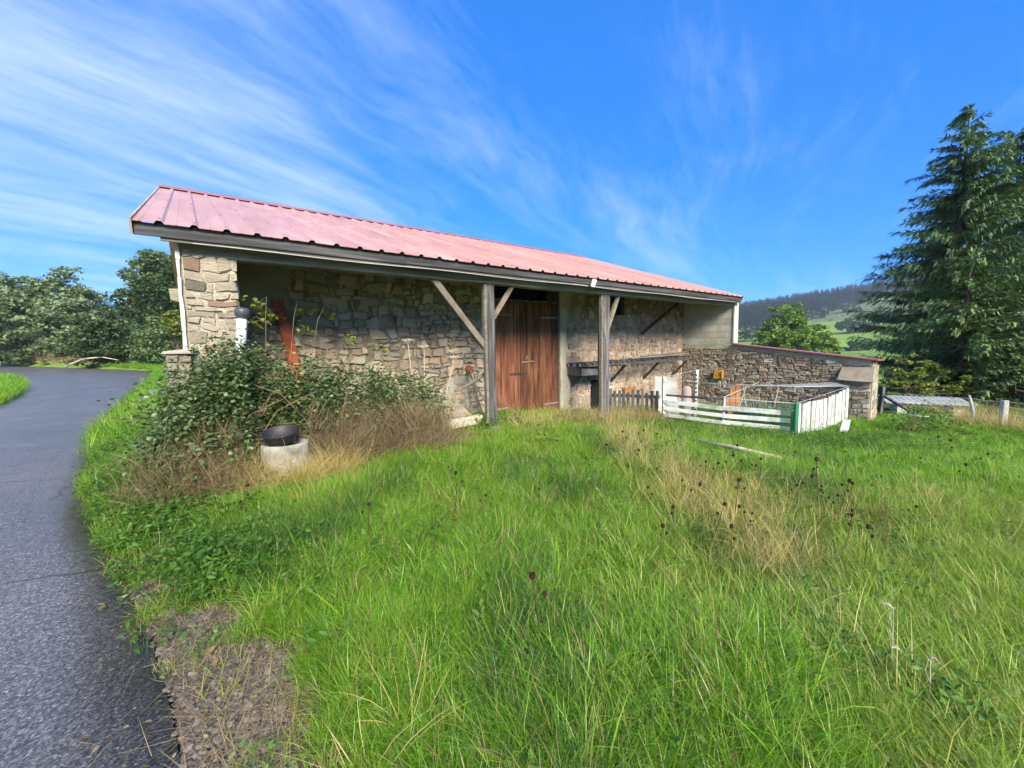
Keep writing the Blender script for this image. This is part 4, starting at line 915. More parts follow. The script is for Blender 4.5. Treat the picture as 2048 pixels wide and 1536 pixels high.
# ------------------------------------------------------------------ wire fence and scrap on the right
fen = thing('wire_fence', 'sagging wire field fence on grey posts in front of the spruces', 'fence', (0, 0, 0))
FP = [Vector((9.95, 11.1)), Vector((10.75, 9.6)), Vector((10.86, 9.07)), Vector((11.3, 6.6)), Vector((11.8, 3.8))]
for k, (p, h_) in enumerate(zip(FP, (.75, .66, .60, .7, .7))):
    m = MB()
    if k == 1: m.tube([g3(p, -.1), g3(p, .25) + Vector((.03, 0, 0)), g3(p, .45) + Vector((-.02, 0, 0)), g3(p, h_) + Vector((-.09, 0, 0))], [.045, .04, .035, .02], 8)
    else: m.beam(g3(p, -.2), g3(p, h_) + Vector((.03 if k == 0 else 0, 0, 0)), .07 if k == 0 else .115, .1, up=(0, 1, 0), jit=.008)
    m.build('fence_post', MT['palegrey' if k != 0 else 'post'], fen)
for z0 in (.10, .30, .46, .58):
    m = MB()
    for a, b in zip(FP[:-1], FP[1:]): m.tube([g3(a, z0), g3(a.lerp(b, .5), z0 - .03), g3(b, z0)], .0042, 4, False)
    m.build('wire', MT['wire'], fen)
o = at_xy('corrugated_sheet', 'pale corrugated fibre cement sheet lying on blocks behind the wire fence', 'sheet', 11.0, 11.0, R(-28))
m = MB(); V = []; n = 60
for th in (0, -.012):
    for j in (-1, 1):
        for i in range(n + 1): V.append((-.85 + 1.7 * i / n, j * .40, .34 + j * .06 + .014 * math.sin(i * math.pi / 2.0) + th))
F = []
for i in range(n): F += [(i, i + 1, n + 2 + i, n + 1 + i), (2 * (n + 1) + i, 3 * (n + 1) + i, 3 * (n + 1) + i + 1, 2 * (n + 1) + i + 1), (i, 2 * (n + 1) + i, 2 * (n + 1) + i + 1, i + 1)]
m.add(V, F); m.build('sheet', MT['fibre'], o, True)
for x in (-.6, .5):
    m = MB(); m.box(x, x + .2, -.3, .3, -.1, .29); m.build('block', MT['block'], o)
m = MB(); p = Vector((9.55, 10.15)); m.beam(g3(Vector((9.95, 11.0)), .5), g3(p + Vector((.25, -.45)), .05), .05, .06, jit=.008); tag(m.build('fallen_rail', MT['post']), 'grey broken rail sloping down from the first wire fence post', 'rail')
m = MB(); p = Vector((9.7, 9.9)); m.beam(g3(p, .14), g3(p + Vector((.36, .12)), .10), .18, .04, jit=.01); tag(m.build('white_offcut', MT['whitemoss']), 'small white offcut of board lying in the weeds by the wire fence', 'board')
#PART4
# ------------------------------------------------------------------ plant geometry
def blades(root, yaw, lean, length, width, bend, segs=4, twist=None, g=rng):
    """curved tapering strips; returns vertices (N*(segs+1)*2,3) and quads"""
    n = len(root); root = np.asarray(root, float)
    dirh = np.column_stack([np.cos(yaw), np.sin(yaw)]); tw = (yaw + np.pi / 2 + (g.normal(0, .5, n) if twist is None else twist))
    side = np.column_stack([np.cos(tw), np.sin(tw), np.zeros(n)])
    P = np.zeros((n, segs + 1, 3)); P[:, 0] = root; th = lean.copy()
    for k in range(1, segs + 1):
        st = np.column_stack([dirh * np.sin(th)[:, None], np.cos(th)])
        P[:, k] = P[:, k - 1] + st * (length / segs)[:, None]; th = th + bend / segs
    u = np.linspace(0, 1, segs + 1); prof = np.clip(1.0 - u ** 1.8, .06, 1) * np.where(u < .01, .7, 1)
    wv_ = width[:, None] * prof[None, :] * .5
    L = P - side[:, None, :] * wv_[..., None]; Rr = P + side[:, None, :] * wv_[..., None]
    V = np.stack([L, Rr], 2).reshape(-1, 3)
    b = (np.arange(n) * (segs + 1) * 2)[:, None] + (np.arange(segs) * 2)[None, :]
    Q = np.stack([b, b + 1, b + 3, b + 2], -1).reshape(-1, 4)
    return V, Q
def leaves(pos, size, up=0.5, ratio=.55, fold=.25, g=rng, six=False, nrm=None, droop=0.0):
    n = len(pos); pos = np.asarray(pos, float); size = np.broadcast_to(np.asarray(size, float), (n,))
    nv = g.normal(0, 1, (n, 3)); nv[:, 2] = np.abs(nv[:, 2]) + up * 1.5
    if nrm is not None: nv = nv * .8 + np.asarray(nrm) * 1.4
    nv /= np.linalg.norm(nv, axis=1)[:, None]
    a = g.normal(0, 1, (n, 3)); a[:, 2] -= droop; a -= (a * nv).sum(1)[:, None] * nv; a /= np.linalg.norm(a, axis=1)[:, None] + 1e-9
    b = np.cross(nv, a); s = size[:, None]
    if six:
        pts = [(0, 0, 0), (.30, .42, .12), (.68, .36, .06), (1, 0, -.12), (.68, -.36, .06), (.30, -.42, .12)]
        V = np.stack([pos + s * (a * (x - .3) + b * (y * ratio * 1.6) + nv * z * fold * 2.5) for x, y, z in pts], 1).reshape(-1, 3)
        i = np.arange(n)[:, None] * 6
        return V, np.concatenate([i + np.array([[0, 3, 2, 1]]), i + np.array([[0, 5, 4, 3]])])
    pts = [(-.5, 0, 0), (0, ratio, fold), (.5, 0, -fold * .4), (0, -ratio, fold)]
    V = np.stack([pos + s * (a * x + b * y + nv * z) for x, y, z in pts], 1).reshape(-1, 3)
    i = np.arange(n)[:, None] * 4
    return V, np.concatenate([i + np.array([[0, 2, 1]]), i + np.array([[0, 3, 2]])])
def joinv(parts):
    Vs = []; Qs = []; o = 0
    for V, Q in parts: Vs.append(V); Qs.append(Q + o); o += len(V)
    return np.vstack(Vs), np.vstack(Qs)

# ------------------------------------------------------------------ scattered ground cover (one object each, instanced tufts)
def variant_collection(name, objs):
    c = bpy.data.collections.new(name)
    for i, o in enumerate(objs): c.objects.link(o)
    return c
def scatter(name, pts, rotz, tilt, scale, coll, nvar, label=None, parent=None):
    n = len(pts); me = bpy.data.meshes.new(name); me.vertices.add(n); me.vertices.foreach_set('co', np.asarray(pts, np.float32).ravel())
    a = me.attributes.new('rot', 'FLOAT_VECTOR', 'POINT'); a.data.foreach_set('vector', np.column_stack([tilt[:, 0], tilt[:, 1], rotz]).astype(np.float32).ravel())
    a = me.attributes.new('scl', 'FLOAT', 'POINT'); a.data.foreach_set('value', np.asarray(scale, np.float32))
    a = me.attributes.new('idx', 'INT', 'POINT'); a.data.foreach_set('value', rng.integers(0, nvar, n).astype(np.int32))
    o = bpy.data.objects.new(name, me); COL.objects.link(o)
    ng = bpy.data.node_groups.new(name, 'GeometryNodeTree')
    ng.interface.new_socket('Geometry', in_out='INPUT', socket_type='NodeSocketGeometry'); ng.interface.new_socket('Geometry', in_out='OUTPUT', socket_type='NodeSocketGeometry')
    gi = ng.nodes.new('NodeGroupInput'); go = ng.nodes.new('NodeGroupOutput')
    ci = ng.nodes.new('GeometryNodeCollectionInfo'); ci.inputs[0].default_value = coll; ci.inputs['Separate Children'].default_value = True; ci.inputs['Reset Children'].default_value = True
    ip = ng.nodes.new('GeometryNodeInstanceOnPoints'); ip.inputs['Pick Instance'].default_value = True
    def att(nm, typ):
        x = ng.nodes.new('GeometryNodeInputNamedAttribute'); x.data_type = typ; x.inputs[0].default_value = nm; return x.outputs[0]
    ng.links.new(gi.outputs[0], ip.inputs['Points']); ng.links.new(ci.outputs[0], ip.inputs['Instance']); ng.links.new(att('idx', 'INT'), ip.inputs['Instance Index'])
    ng.links.new(att('rot', 'FLOAT_VECTOR'), ip.inputs['Rotation']); ng.links.new(att('scl', 'FLOAT'), ip.inputs['Scale'])
    ng.links.new(ip.outputs[0], go.inputs[0])
    md = o.modifiers.new('scatter', 'NODES'); md.node_group = ng
    tag(o, label, None, None, 'stuff')
    if parent: o.parent = parent
    return o
def tuft(name, n, mat_, hl, hw, spread, lean, bend, seed, segs=4):
    g = np.random.default_rng(seed); r = spread * np.sqrt(g.random(n)); a = g.random(n) * 2 * np.pi
    root = np.column_stack([r * np.cos(a), r * np.sin(a), np.full(n, -.02)])
    yaw = a + g.normal(0, 1.0, n)
    V, Q = blades(root, yaw, np.abs(g.normal(lean, lean * .6, n)), g.uniform(*hl, n), g.uniform(*hw, n), g.uniform(*bend, n), segs, g=g)
    return np_mesh(name, V, Q, mat_, link=False)
lush = variant_collection('lush_tufts', [tuft('grass_tuft', 34, MT['grass'], (.10, .27), (.0030, .0062), .085, .28, (.3, 1.7), 100 + i) for i in range(6)] +
                          [tuft('grass_tuft', 26, MT['grass'], (.20, .40), (.0035, .0075), .06, .35, (.8, 2.2), 120 + i) for i in range(3)])
coarse = variant_collection('coarse_tufts', [tuft('coarse_tuft', 16, MT['grass'], (.18, .42), (.004, .0085), .05, .42, (.8, 2.4), 260 + i, 5) for i in range(5)])
olive = variant_collection('olive_tufts', [tuft('grass_tuft', 34, MT['grass2'], (.06, .20), (.0026, .0052), .09, .5, (.2, 1.6), 140 + i) for i in range(6)])
strawc = variant_collection('straw_tufts', [tuft('straw_tuft', 22, MT['straw'], (.14, .46), (.0022, .0042), .08, .45, (.3, 1.9), 160 + i) for i in range(6)])
short = variant_collection('short_tufts', [tuft('grass_tuft', 40, MT['grass'], (.05, .14), (.0035, .007), .11, .45, (.2, 1.4), 180 + i, 3) for i in range(5)])
def clover_v(seed):
    g = np.random.default_rng(seed); n = 46; r = .12 * np.sqrt(g.random(n)); a = g.random(n) * 6.283
    pos = np.column_stack([r * np.cos(a), r * np.sin(a), g.uniform(.02, .13, n)])
    V, Q = leaves(pos, g.uniform(.020, .042, n), 1.0, .30, .15, g, six=True)
    V2, Q2 = blades(np.column_stack([pos[:, :2] * .7, np.zeros(n)]), a, g.uniform(0, .4, n), pos[:, 2], np.full(n, .002), np.full(n, .2), 2, g=g)
    V, Q = joinv([(V, Q), (V2, Q2)]); return np_mesh('herb_tuft', V, Q, MT['clover'], link=False)
clov = variant_collection('herb_tufts', [clover_v(200 + i) for i in range(5)])
stalkc = variant_collection('dry_stalk_tufts', [tuft('stalk_tuft', 10, MT['drystem'], (.35, .85), (.0028, .005), .07, .25, (.2, 1.6), 220 + i, 6) for i in range(6)])
brownc = variant_collection('brown_weed_tufts', [tuft('weed_tuft', 30, MT['brownweed'], (.18, .55), (.0026, .006), .12, .5, (-.3, 1.8), 240 + i, 5) for i in range(6)])

# where each cover grows, on the ground plan
BAND = [(1.55, 8.9), (2.1, 7.6), (1.75, 6.4), (1.65, 5.2), (1.85, 4.3), (2.0, 3.4), (1.75, 2.7)]
def lot(n, rmin, rmax, azmin, azmax, p=1.0):
    u = rng.random(n); r = (rmin ** (2 - p) + u * (rmax ** (2 - p) - rmin ** (2 - p))) ** (1 / (2 - p)) if p != 2 else rmin * (rmax / rmin) ** u
    a = np.radians(rng.uniform(azmin, azmax, n)); return r * np.sin(a), r * np.cos(a)
def open_ground(x, y, verge=0.02):
    s, t = st_of(x, y)
    return ~in_poly(x, y, RPOLY) & ~((s > .3) & (s < 14.2) & (t > 1.85)) & ~((s > 13.5) & (s < 14.2) & (t > -3.2)) & (np.hypot(s - PLS, t - PLT) > .26)
def cover(name, n, coll, nvar, area, dens, sc, label, tiltv=.12, zoff=0.0):
    x, y = lot(n, *area)
    k = open_ground(x, y) & (rng.random(n) < dens(x, y)); x, y = x[k], y[k]; m_ = len(x)
    z = height(x, y) + zoff
    return scatter(name, np.column_stack([x, y, z]), rng.uniform(0, 6.283, m_), rng.normal(0, tiltv, (m_, 2)), sc(x, y, m_), coll, nvar, label)
def band_w(x, y): return np.exp(-(dist_line(x, y, BAND) / (.36 + .18 * wav(x, y, 2.0, 31))) ** 2)
def olive_w(x, y):
    return np.clip(sst(.2, 1.6, x - .10 * (y - 1.5) + .5 * wav(x, y, 1.3, 33)) * (1 - sst(3.6, 5.6, y)), 0, 1)
def clump(x, y, sc=3.0, seed=41): return .5 + .5 * wav(x, y, sc, seed)
def pen_w(x, y): return np.exp(-(dist_line(x, y, [(2.6, 8.8), (4.6, 7.9), (5.6, 7.2), (8.5, 8.6), (10.5, 9.6)]) / .8) ** 2)
def farfade(x, y): return sst(5.0, 7.5, np.hypot(x, y))
FRONT = (1.0, 11.5, -62, 64, 1.35)
cover('meadow_grass', 52000, lush, 9, FRONT, lambda x, y: (1 - gravel_w(x, y)) * (1 - .55 * band_w(x, y)) * (1 - .85 * olive_w(x, y)) * (1 - .72 * farfade(x, y)) * (.22 + .78 * sst(.3, .65, clump(x, y, 4.2, 41))),
      lambda x, y, n: rng.uniform(.55, 1.05, n) * (.45 + .85 * clump(x, y, 4.6, 43)) * np.clip(.5 + dist_line(x, y, RR[::3]) * .8, .4, 1.0), 'long green meadow grass')
cover('coarse_grass', 3600, coarse, 5, (1.0, 9.0, -55, 45, 1.2), lambda x, y: (1 - gravel_w(x, y)) * (1 - .8 * olive_w(x, y)) * sst(.45, .75, clump(x, y, 1.5, 55)), lambda x, y, n: rng.uniform(.6, 1.1, n) * np.clip(.5 + dist_line(x, y, RR[::3]) * .8, .4, 1.0), 'coarse tussocks of broad bladed grass', .3)
pale = variant_collection('pale_tufts', [tuft('pale_tuft', 32, MT['grass3'], (.10, .26), (.0028, .0056), .085, .35, (.5, 2.0), 280 + i) for i in range(5)])
cover('pale_grass', 26000, pale, 5, FRONT, lambda x, y: (1 - gravel_w(x, y)) * (1 - .8 * band_w(x, y)) * (1 - .6 * farfade(x, y)) * sst(.42, .72, clump(x, y, 1.25, 57)) * sst(.5, 1.2, dist_line(x, y, RR[::3])), lambda x, y, n: rng.uniform(.6, 1.15, n), 'pale fresh grass in patches')
deep = variant_collection('deep_tufts', [tuft('deep_tuft', 30, MT['grass4'], (.14, .36), (.0035, .0075), .075, .35, (.6, 2.1), 300 + i) for i in range(5)])
cover('deep_grass', 20000, deep, 5, (1.0, 10, -55, 40, 1.3), lambda x, y: (1 - gravel_w(x, y)) * (1 - .8 * band_w(x, y)) * (1 - .8 * olive_w(x, y)) * sst(.52, .74, clump(x, y, 2.6, 59)) * (1 - .5 * farfade(x, y)), lambda x, y, n: rng.uniform(.55, 1.0, n) * np.clip(.5 + dist_line(x, y, RR[::3]) * .8, .4, 1.0), 'darker green tussocks among the meadow grass', .2)
cover('olive_grass', 30000, olive, 6, FRONT, lambda x, y: (1 - .85 * gravel_w(x, y)) * np.clip(.12 + .9 * olive_w(x, y) + .35 * band_w(x, y), 0, 1), lambda x, y, n: rng.uniform(.6, 1.2, n), 'short olive grass')
cover('straw_grass', 26000, strawc, 6, FRONT, lambda x, y: np.clip(.62 * band_w(x, y) * (.35 + .9 * clump(x, y, 4.0, 49)) + .022 * olive_w(x, y) + .010 * (1 - gravel_w(x, y)), 0, 1), lambda x, y, n: rng.uniform(.55, 1.15, n), 'dry straw coloured grass', .35)
cover('lawn', 42000, short, 5, (4.0, 15, -50, 66, 1.0), lambda x, y: farfade(x, y) * (1 - .7 * band_w(x, y)), lambda x, y, n: rng.uniform(.6, 1.35, n) * (.75 + .5 * clump(x, y, 1.7, 45)) * (1 - .45 * pen_w(x, y)), 'close green grass in front of the pen')
def edge_w(x, y):
    return np.exp(-((dist_line(x, y, RR[::3]) - .35) / .45) ** 2)
cover('clover_and_herbs', 26000, clov, 5, FRONT, lambda x, y: (1 - .9 * gravel_w(x, y)) * np.clip(.045 * clump(x, y, 3.1, 47) + .75 * edge_w(x, y) * sst(2.2, 2.9, y) + .8 * pen_w(x, y), 0, 1), lambda x, y, n: rng.uniform(.7, 1.5, n) * (1 - .25 * pen_w(x, y)), 'low clover and broad leaved herbs', .15)
# litter of dead straw on the verge and gravel
def litter():
    n = 2800; i = rng.integers(0, 6, n); G_ = np.array(GRAVEL)[i]; a = rng.random(n) * 6.283; r = G_[:, 2] * np.sqrt(rng.random(n)) * 1.25
    x = G_[:, 0] + r * np.cos(a); y = G_[:, 1] + r * np.sin(a); k = ~in_poly(x, y, RPOLY) | (rng.random(n) < .04); x, y = x[k], y[k]; n = len(x)
    z = np.maximum(height(x, y), np.where(in_poly(x, y, RPOLY), .03, -9)) + rng.uniform(.004, .03, n)
    V, Q = blades(np.column_stack([x, y, z]), rng.random(n) * 6.283, rng.uniform(1.35, 1.62, n), rng.uniform(.05, .26, n), rng.uniform(.002, .0038, n), rng.normal(0, .25, n), 3)
    tag(np_mesh('straw_litter', V, Q, MT['drystem']), 'dead straw lying on the gravel verge', kind='stuff')
litter()
def dead_leaves():
    n = 260; i = rng.integers(0, 6, n); G_ = np.array(GRAVEL)[i]; a = rng.random(n) * 6.283; r = G_[:, 2] * np.sqrt(rng.random(n)) * 1.3
    x = G_[:, 0] + r * np.cos(a); y = G_[:, 1] + r * np.sin(a); P_ = np.column_stack([x, y, np.maximum(height(x, y), np.where(in_poly(x, y, RPOLY), .04, -9)) + .02])
    V, Q = leaves(P_, rng.uniform(.015, .045, n), 1.5, .4, .25, six=True); tag(np_mesh('dead_leaves', V, Q, MT['brownweed']), 'brown dead leaves on the gravel verge', kind='stuff')
dead_leaves()
def pebble_v(seed):
    r = random.Random(seed); m = MB(); P = [(0, 0, 1), (1, 0, 0), (0, 1, 0), (-1, 0, 0), (0, -1, 0), (.7, .7, .4), (-.7, .7, .4), (-.7, -.7, .4), (.7, -.7, .4)]
    P = [tuple(c * r.uniform(.75, 1.2) * q for c, q in zip(p, (1, .8, .6))) for p in P]
    m.add(P, [(0, 5, 6), (0, 6, 7), (0, 7, 8), (0, 8, 5), (5, 1, 2), (5, 2, 6), (6, 2, 3), (6, 3, 7), (7, 3, 4), (7, 4, 8), (8, 4, 1), (8, 1, 5)]); return m.build('pebble', MT['pebble'], link=False, smooth=False)
peb = variant_collection('pebbles', [pebble_v(i) for i in range(5)])
def gravel():
    n = 11000; i = rng.integers(0, len(GRAVEL), n); G_ = np.array(GRAVEL)[i]; a = rng.random(n) * 6.283; r = G_[:, 2] * np.sqrt(rng.random(n)) * 1.1
    x = G_[:, 0] + r * np.cos(a); y = G_[:, 1] + r * np.sin(a); k = ~in_poly(x, y, RPOLY); x, y = x[k], y[k]; n = len(x)
    scatter('gravel', np.column_stack([x, y, height(x, y)]), rng.random(n) * 6.28, rng.normal(0, .3, (n, 2)), rng.gamma(2.2, .0036, n) + .002, peb, 5, 'loose pinkish grey gravel along the road edge')
gravel()

# ------------------------------------------------------------------ brambles and dead weeds by the pier
def ell_pts(E, n, g, shell=.55):
    vol = np.array([e[3] * e[4] + e[4] * e[5] + e[3] * e[5] for e in E]); i = g.choice(len(E), n, p=vol / vol.sum()); E = np.array(E)[i]
    v = g.normal(0, 1, (n, 3)); v /= np.linalg.norm(v, axis=1)[:, None]; rr = (shell + (1 - shell) * g.random(n) ** .7)
    return E[:, :3] + v * rr[:, None] * E[:, 3:6], v
def st_world(P):
    s, t, z = P[:, 0], P[:, 1], P[:, 2]; return np.column_stack([EX + DX * s - DY * t, EY + DY * s + DX * t, z])
def keep_up(P, v):
    k = (P[:, 2] > height(P[:, 0], P[:, 1]) + .02); return P[k], v[k]
def bush(name, label, E, nl, size, mat_, ncane, seed, clumps=90, extra=None, cat='bush', world=False, six=True, cane='cane'):
    g = np.random.default_rng(seed); c, v = ell_pts(E, clumps, g, .6)
    i = g.integers(0, clumps, nl); cr = g.uniform(.05, .17, clumps) * (1 if not world else 1)
    P = c[i] + g.normal(0, 1, (nl, 3)) * cr[i][:, None]; vv = v[i]
    if not world:
        k = np.hypot(P[:, 0] - PLS - .03, P[:, 1] - PLT + .05) > .34; P, vv = P[k], vv[k]   # nothing grows through the pipe section
        P = st_world(P)
    P, vv = keep_up(P, vv)
    ob = thing(name, label, cat, (0, 0, 0))
    V, Q = leaves(P, g.uniform(*size, len(P)), .6, .5, .18, g, six=six)
    tag(np_mesh('foliage', V, Q, mat_, ob), kind='stuff')
    m = MB()
    for k in range(ncane):
        e = E[g.integers(0, len(E))]; p0 = np.array([e[0] + g.normal(0, .3) * e[3], e[1] + g.normal(0, .3) * e[4], 0]); q = c[g.integers(0, clumps)]
        if not world and (math.hypot(p0[0] - PLS, p0[1] - PLT) < .36 or math.hypot(q[0] - PLS, q[1] - PLT) < .3): continue
        a, b = (st_world(np.array([p0]))[0], st_world(np.array([q]))[0]) if not world else (p0, q)
        a = Vector((a[0], a[1], gz(a[0], a[1]))); b = Vector(b); mid = a.lerp(b, .55) + Vector((g.normal(0, .12), g.normal(0, .12), .18)); end = b + (b - mid) * .35 + Vector((0, 0, -.05))
        m.tube([a, a.lerp(mid, .5) + Vector((0, 0, .05)), mid, b, end], [.008, .007, .006, .004, .002], 4, False)
    if ncane: tag(m.build('canes', MT[cane], ob), kind='stuff')
    return ob
E_BR = [(.80, -.36, .80, .62, .40, .80), (1.40, -.05, .70, .7, .6, .78), (2.25, .15, .60, .75, .55, .76), (3.05, .35, .48, .75, .55, .66), (.42, -.42, .50, .5, .4, .70), (.18, .0, .45, .32, .5, .75), (1.9, -.1, .4, .8, .45, .5), (.72, -.38, 1.15, .34, .26, .48), (1.1, -.1, 1.0, .5, .4, .55)]
br = bush('bramble_bush', 'tall dark bramble thicket smothering the foot of the left stone pier', E_BR, 54000, (.030, .062), MT['bramble'], 150, 51, 520)
E_LO = [(.05, .5, .2, .26, 1.0, .46), (.15, -.6, .18, .38, .42, .36), (.45, -.85, .12, .42, .3, .26), (-.05, 1.9, .2, .26, .9, .45)]
bush('nettle_patch', 'bright green nettles and weeds on the bank between bramble and road', E_LO, 9000, (.018, .042), MT['clover'], 50, 52, 260)
# leafy sprays climbing in front of the porch wall
sp = thing('climbing_spray', 'yellow green leafy sprays climbing the dark porch wall above the brambles', 'climber', (0, 0, 0))
g = np.random.default_rng(61); Pl = []; m = MB()
for s_, t_, z_ in ((1.28, 1.1, 2.15), (1.36, 1.0, 2.05), (1.74, 1.2, 2.22), (1.95, 1.3, 2.24), (2.12, 1.3, 2.20), (2.25, 1.3, 2.16), (1.2, .7, 1.95), (1.05, .6, 2.0), (1.12, .5, 2.2), (2.45, .9, 1.75), (1.75, .8, 1.9), (2.9, .9, 1.6)):
    n = 20; Pl.append(np.column_stack([g.normal(s_, .075, n), g.normal(t_, .08, n), g.normal(z_, .05, n)]))
    b = W(s_, t_, z_); a = W(s_ * .55 + .55, t_ * .5, 1.45); k_ = W((s_ * .75 + .4), t_ * .8, z_ + .10); m.tube([a, a.lerp(k_, .55) + Vector((0, 0, .14)), k_, b, b + Vector((.06, .02, -.05))] if len(Pl) % 3 == 0 else [k_ + Vector((0, 0, -.12)), b.lerp(k_, .5), b], .0035, 4, False)
V, Q = leaves(st_world(np.vstack(Pl)), g.uniform(.05, .09, 20 * len(Pl)), .5, .48, .18, g, six=True)
tag(np_mesh('foliage', V, Q, MT['lime_leaf'], sp), kind='stuff'); tag(m.build('stems', MT['cane'], sp), kind='stuff')
def stuff_tufts(name, label, E, n, coll, nvar, sc, tiltv, seed, surf=True):
    g = np.random.default_rng(seed); P, v = ell_pts(E, n, g, .3); P = st_world(P); z = height(P[:, 0], P[:, 1]); 
    P[:, 2] = np.where(g.random(n) < .55, z, np.maximum(P[:, 2] - .25, z)); k = open_ground(P[:, 0], P[:, 1]); P = P[k]; n = len(P)
    scatter(name, P, g.random(n) * 6.283, g.normal(0, tiltv, (n, 2)), g.uniform(*sc, n), coll, nvar, label)
E_DRY = [(2.4, -.40, .35, .95, .45, .62), (2.95, -.15, .3, .75, .5, .56), (1.9, -.35, .35, .55, .4, .6)]
stuff_tufts('dead_weeds', 'tangled brown dead weeds heaped in front of the brambles', E_DRY, 1000, brownc, 6, (.8, 1.35), .5, 71)
stuff_tufts('dead_weeds', 'brown dead weeds among the bramble canes', [(.35, -.80, .35, .6, .35, .55), (1.0, -.65, .55, .9, .3, .75), (.2, -.6, .3, .4, .3, .45)], 380, brownc, 6, (.6, 1.1), .4, 72)
stuff_tufts('dry_stalks', 'dry straw clump beside the concrete pipe section', [(.82, -.80, .15, .30, .26, .42), (1.15, -1.0, .0, .35, .12, .15), (1.6, -.9, .05, .5, .25, .25)], 260, strawc, 6, (.9, 1.5), .35, 73)
stuff_tufts('dry_stalks', 'long dry stalks leaning through the dead weeds', [(2.8, -.4, .15, 1.5, .5, .4), (.9, -.7, .2, .8, .4, .4)], 110, stalkc, 6, (.8, 1.3), .5, 74)
stuff_tufts('dry_stalks', 'tall pale dry stems standing right of the brambles', [(3.5, .5, .1, .7, .4, .3), (2.9, .1, .3, .6, .4, .3)], 46, stalkc, 6, (1.2, 1.8), .3, 80)
stuff_tufts('dry_stalks', 'pale dry grass along the foot of the barn front', [(6.2, .3, .0, 1.0, .5, .25), (7.4, -.2, .0, 1.2, .7, .3), (8.6, -.1, -.1, .9, .7, .3), (5.4, -.2, .0, .6, .4, .2)], 240, strawc, 6, (.8, 1.5), .3, 75)
stuff_tufts('dead_weeds', 'brown seeding weeds in front of the doors and pallet gate', [(6.9, .1, .0, .7, .5, .25), (8.0, -.1, -.1, 1.1, .6, .3), (9.0, -.5, -.15, .8, .5, .25)], 170, brownc, 6, (.6, 1.05), .35, 76)
def xy_tufts(name, label, blobs, n, coll, nvar, sc, tiltv, seed):
    g = np.random.default_rng(seed); B = np.array(blobs)[g.integers(0, len(blobs), n)]; x = g.normal(B[:, 0], B[:, 2]); y = g.normal(B[:, 1], B[:, 3]); k = open_ground(x, y); x, y = x[k], y[k]; n = len(x)
    scatter(name, np.column_stack([x, y, height(x, y)]), g.random(n) * 6.283, g.normal(0, tiltv, (n, 2)), g.uniform(*sc, n), coll, nvar, label)
xy_tufts('dry_stalks', 'tall bleached grass along the wire fence', [(10.8, 8.2, .3, .6), (11.0, 6.6, .3, .8), (10.9, 9.6, .3, .4), (11.6, 5.0, .4, .8)], 260, strawc, 6, (1.2, 2.0), .25, 77)
xy_tufts('dry_stalks', 'long dry stalks arching over the straw band', [(1.75, 6.6, .25, .5), (1.7, 5.2, .2, .5), (1.8, 4.4, .25, .4)], 50, stalkc, 6, (.6, 1.0), .4, 78)
xy_tufts('dead_weeds', 'rusty brown weeds at the lower end of the straw band', [(1.35, 3.0, .25, .2), (1.6, 2.6, .25, .2), (2.2, 2.9, .2, .2)], 34, brownc, 6, (.4, .75), .4, 79)

# ------------------------------------------------------------------ single dried plants
def hogweed(s, t, h_, lean, label):
    o = thing_st('dried_hogweed', label, 'dried plant', s, t, None, 'dried hogweed stalks by the wall')
    m = MB(); top = Vector((lean, .02, h_)); m.tube([(0, 0, 0), (lean * .35, .01, h_ * .5), top], [.012, .009, .007], 6, False); m.build('stem', MT['palewood'], o, True)
    m = MB()
    for k in range(16):
        a = k * 2.4; r_ = .035 + .075 * (k / 16) ** .6; q = top + Vector((math.cos(a) * r_, math.sin(a) * r_, .07 - r_ * .25)); m.tube([top, top.lerp(q, .6) + Vector((0, 0, .012)), q], [.004, .003, .002], 3, False)
        for j in range(5): e = q + Vector((rnd.uniform(-.018, .018), rnd.uniform(-.018, .018), .012)); m.tube([q, e], [.003, .006], 3)
    m.build('umbel', MT['palewood'], o)
hogweed(3.55, 1.0, 1.62, -.10, 'tallest dried hogweed with umbel head in front of the stone wall')
hogweed(3.75, 1.05, 1.50, .03, 'dried hogweed with umbel just right of the tallest one')
hogweed(4.05, .9, 1.42, .26, 'dried hogweed stem leaning far to the right before the wall')
hogweed(3.9, .7, 1.30, .30, 'shorter leaning dried hogweed in front of the others')
def knap_proto():
    o = thing('dried_knapweed', 'dried knapweed stalk with dark round seed head in the meadow', 'dried plant', (0, 0, 0), 0, 'dried knapweed stalks in the meadow')
    m = MB(); m.tube([(0, 0, 0), (.02, .01, .18), (.01, .02, .36)], [.0028, .0022, .0016], 4, False); m.tube([(.018, .012, .2), (.06, .0, .3)], [.0016, .0012], 4, False); m.build('stem', MT['brown'], o)
    m = MB(); 
    for c, r_ in (((.01, .02, .365), .0125), ((.06, .0, .305), .009)): m.lathe([(0, -r_), (r_ * .85, -r_ * .5), (r_ * 1.1, .15 * r_), (r_ * .8, r_ * .75), (r_ * .95, r_ * 1.25), (r_ * .3, r_ * .85), (0, r_ * 1.0)], 9, c)
    m.build('seed_head', MT['seedhead'], o); return o
kp = knap_proto(); first = True
g = np.random.default_rng(83); KN = []
for cx_, cy_, sx_, sy_, n in ((1.75, 5.4, .4, .6, 12), (2.2, 4.2, .4, .45, 12), (2.2, 3.4, .4, .35, 14), (1.45, 3.2, .35, .5, 7), (3.4, 4.6, .9, .7, 6), (.5, 2.6, .6, .5, 3), (-1.1, 3.2, .6, .4, 4), (5.2, 5.6, 1.2, .8, 7)):
    for _ in range(n): KN.append((g.normal(cx_, sx_), g.normal(cy_, sy_)))
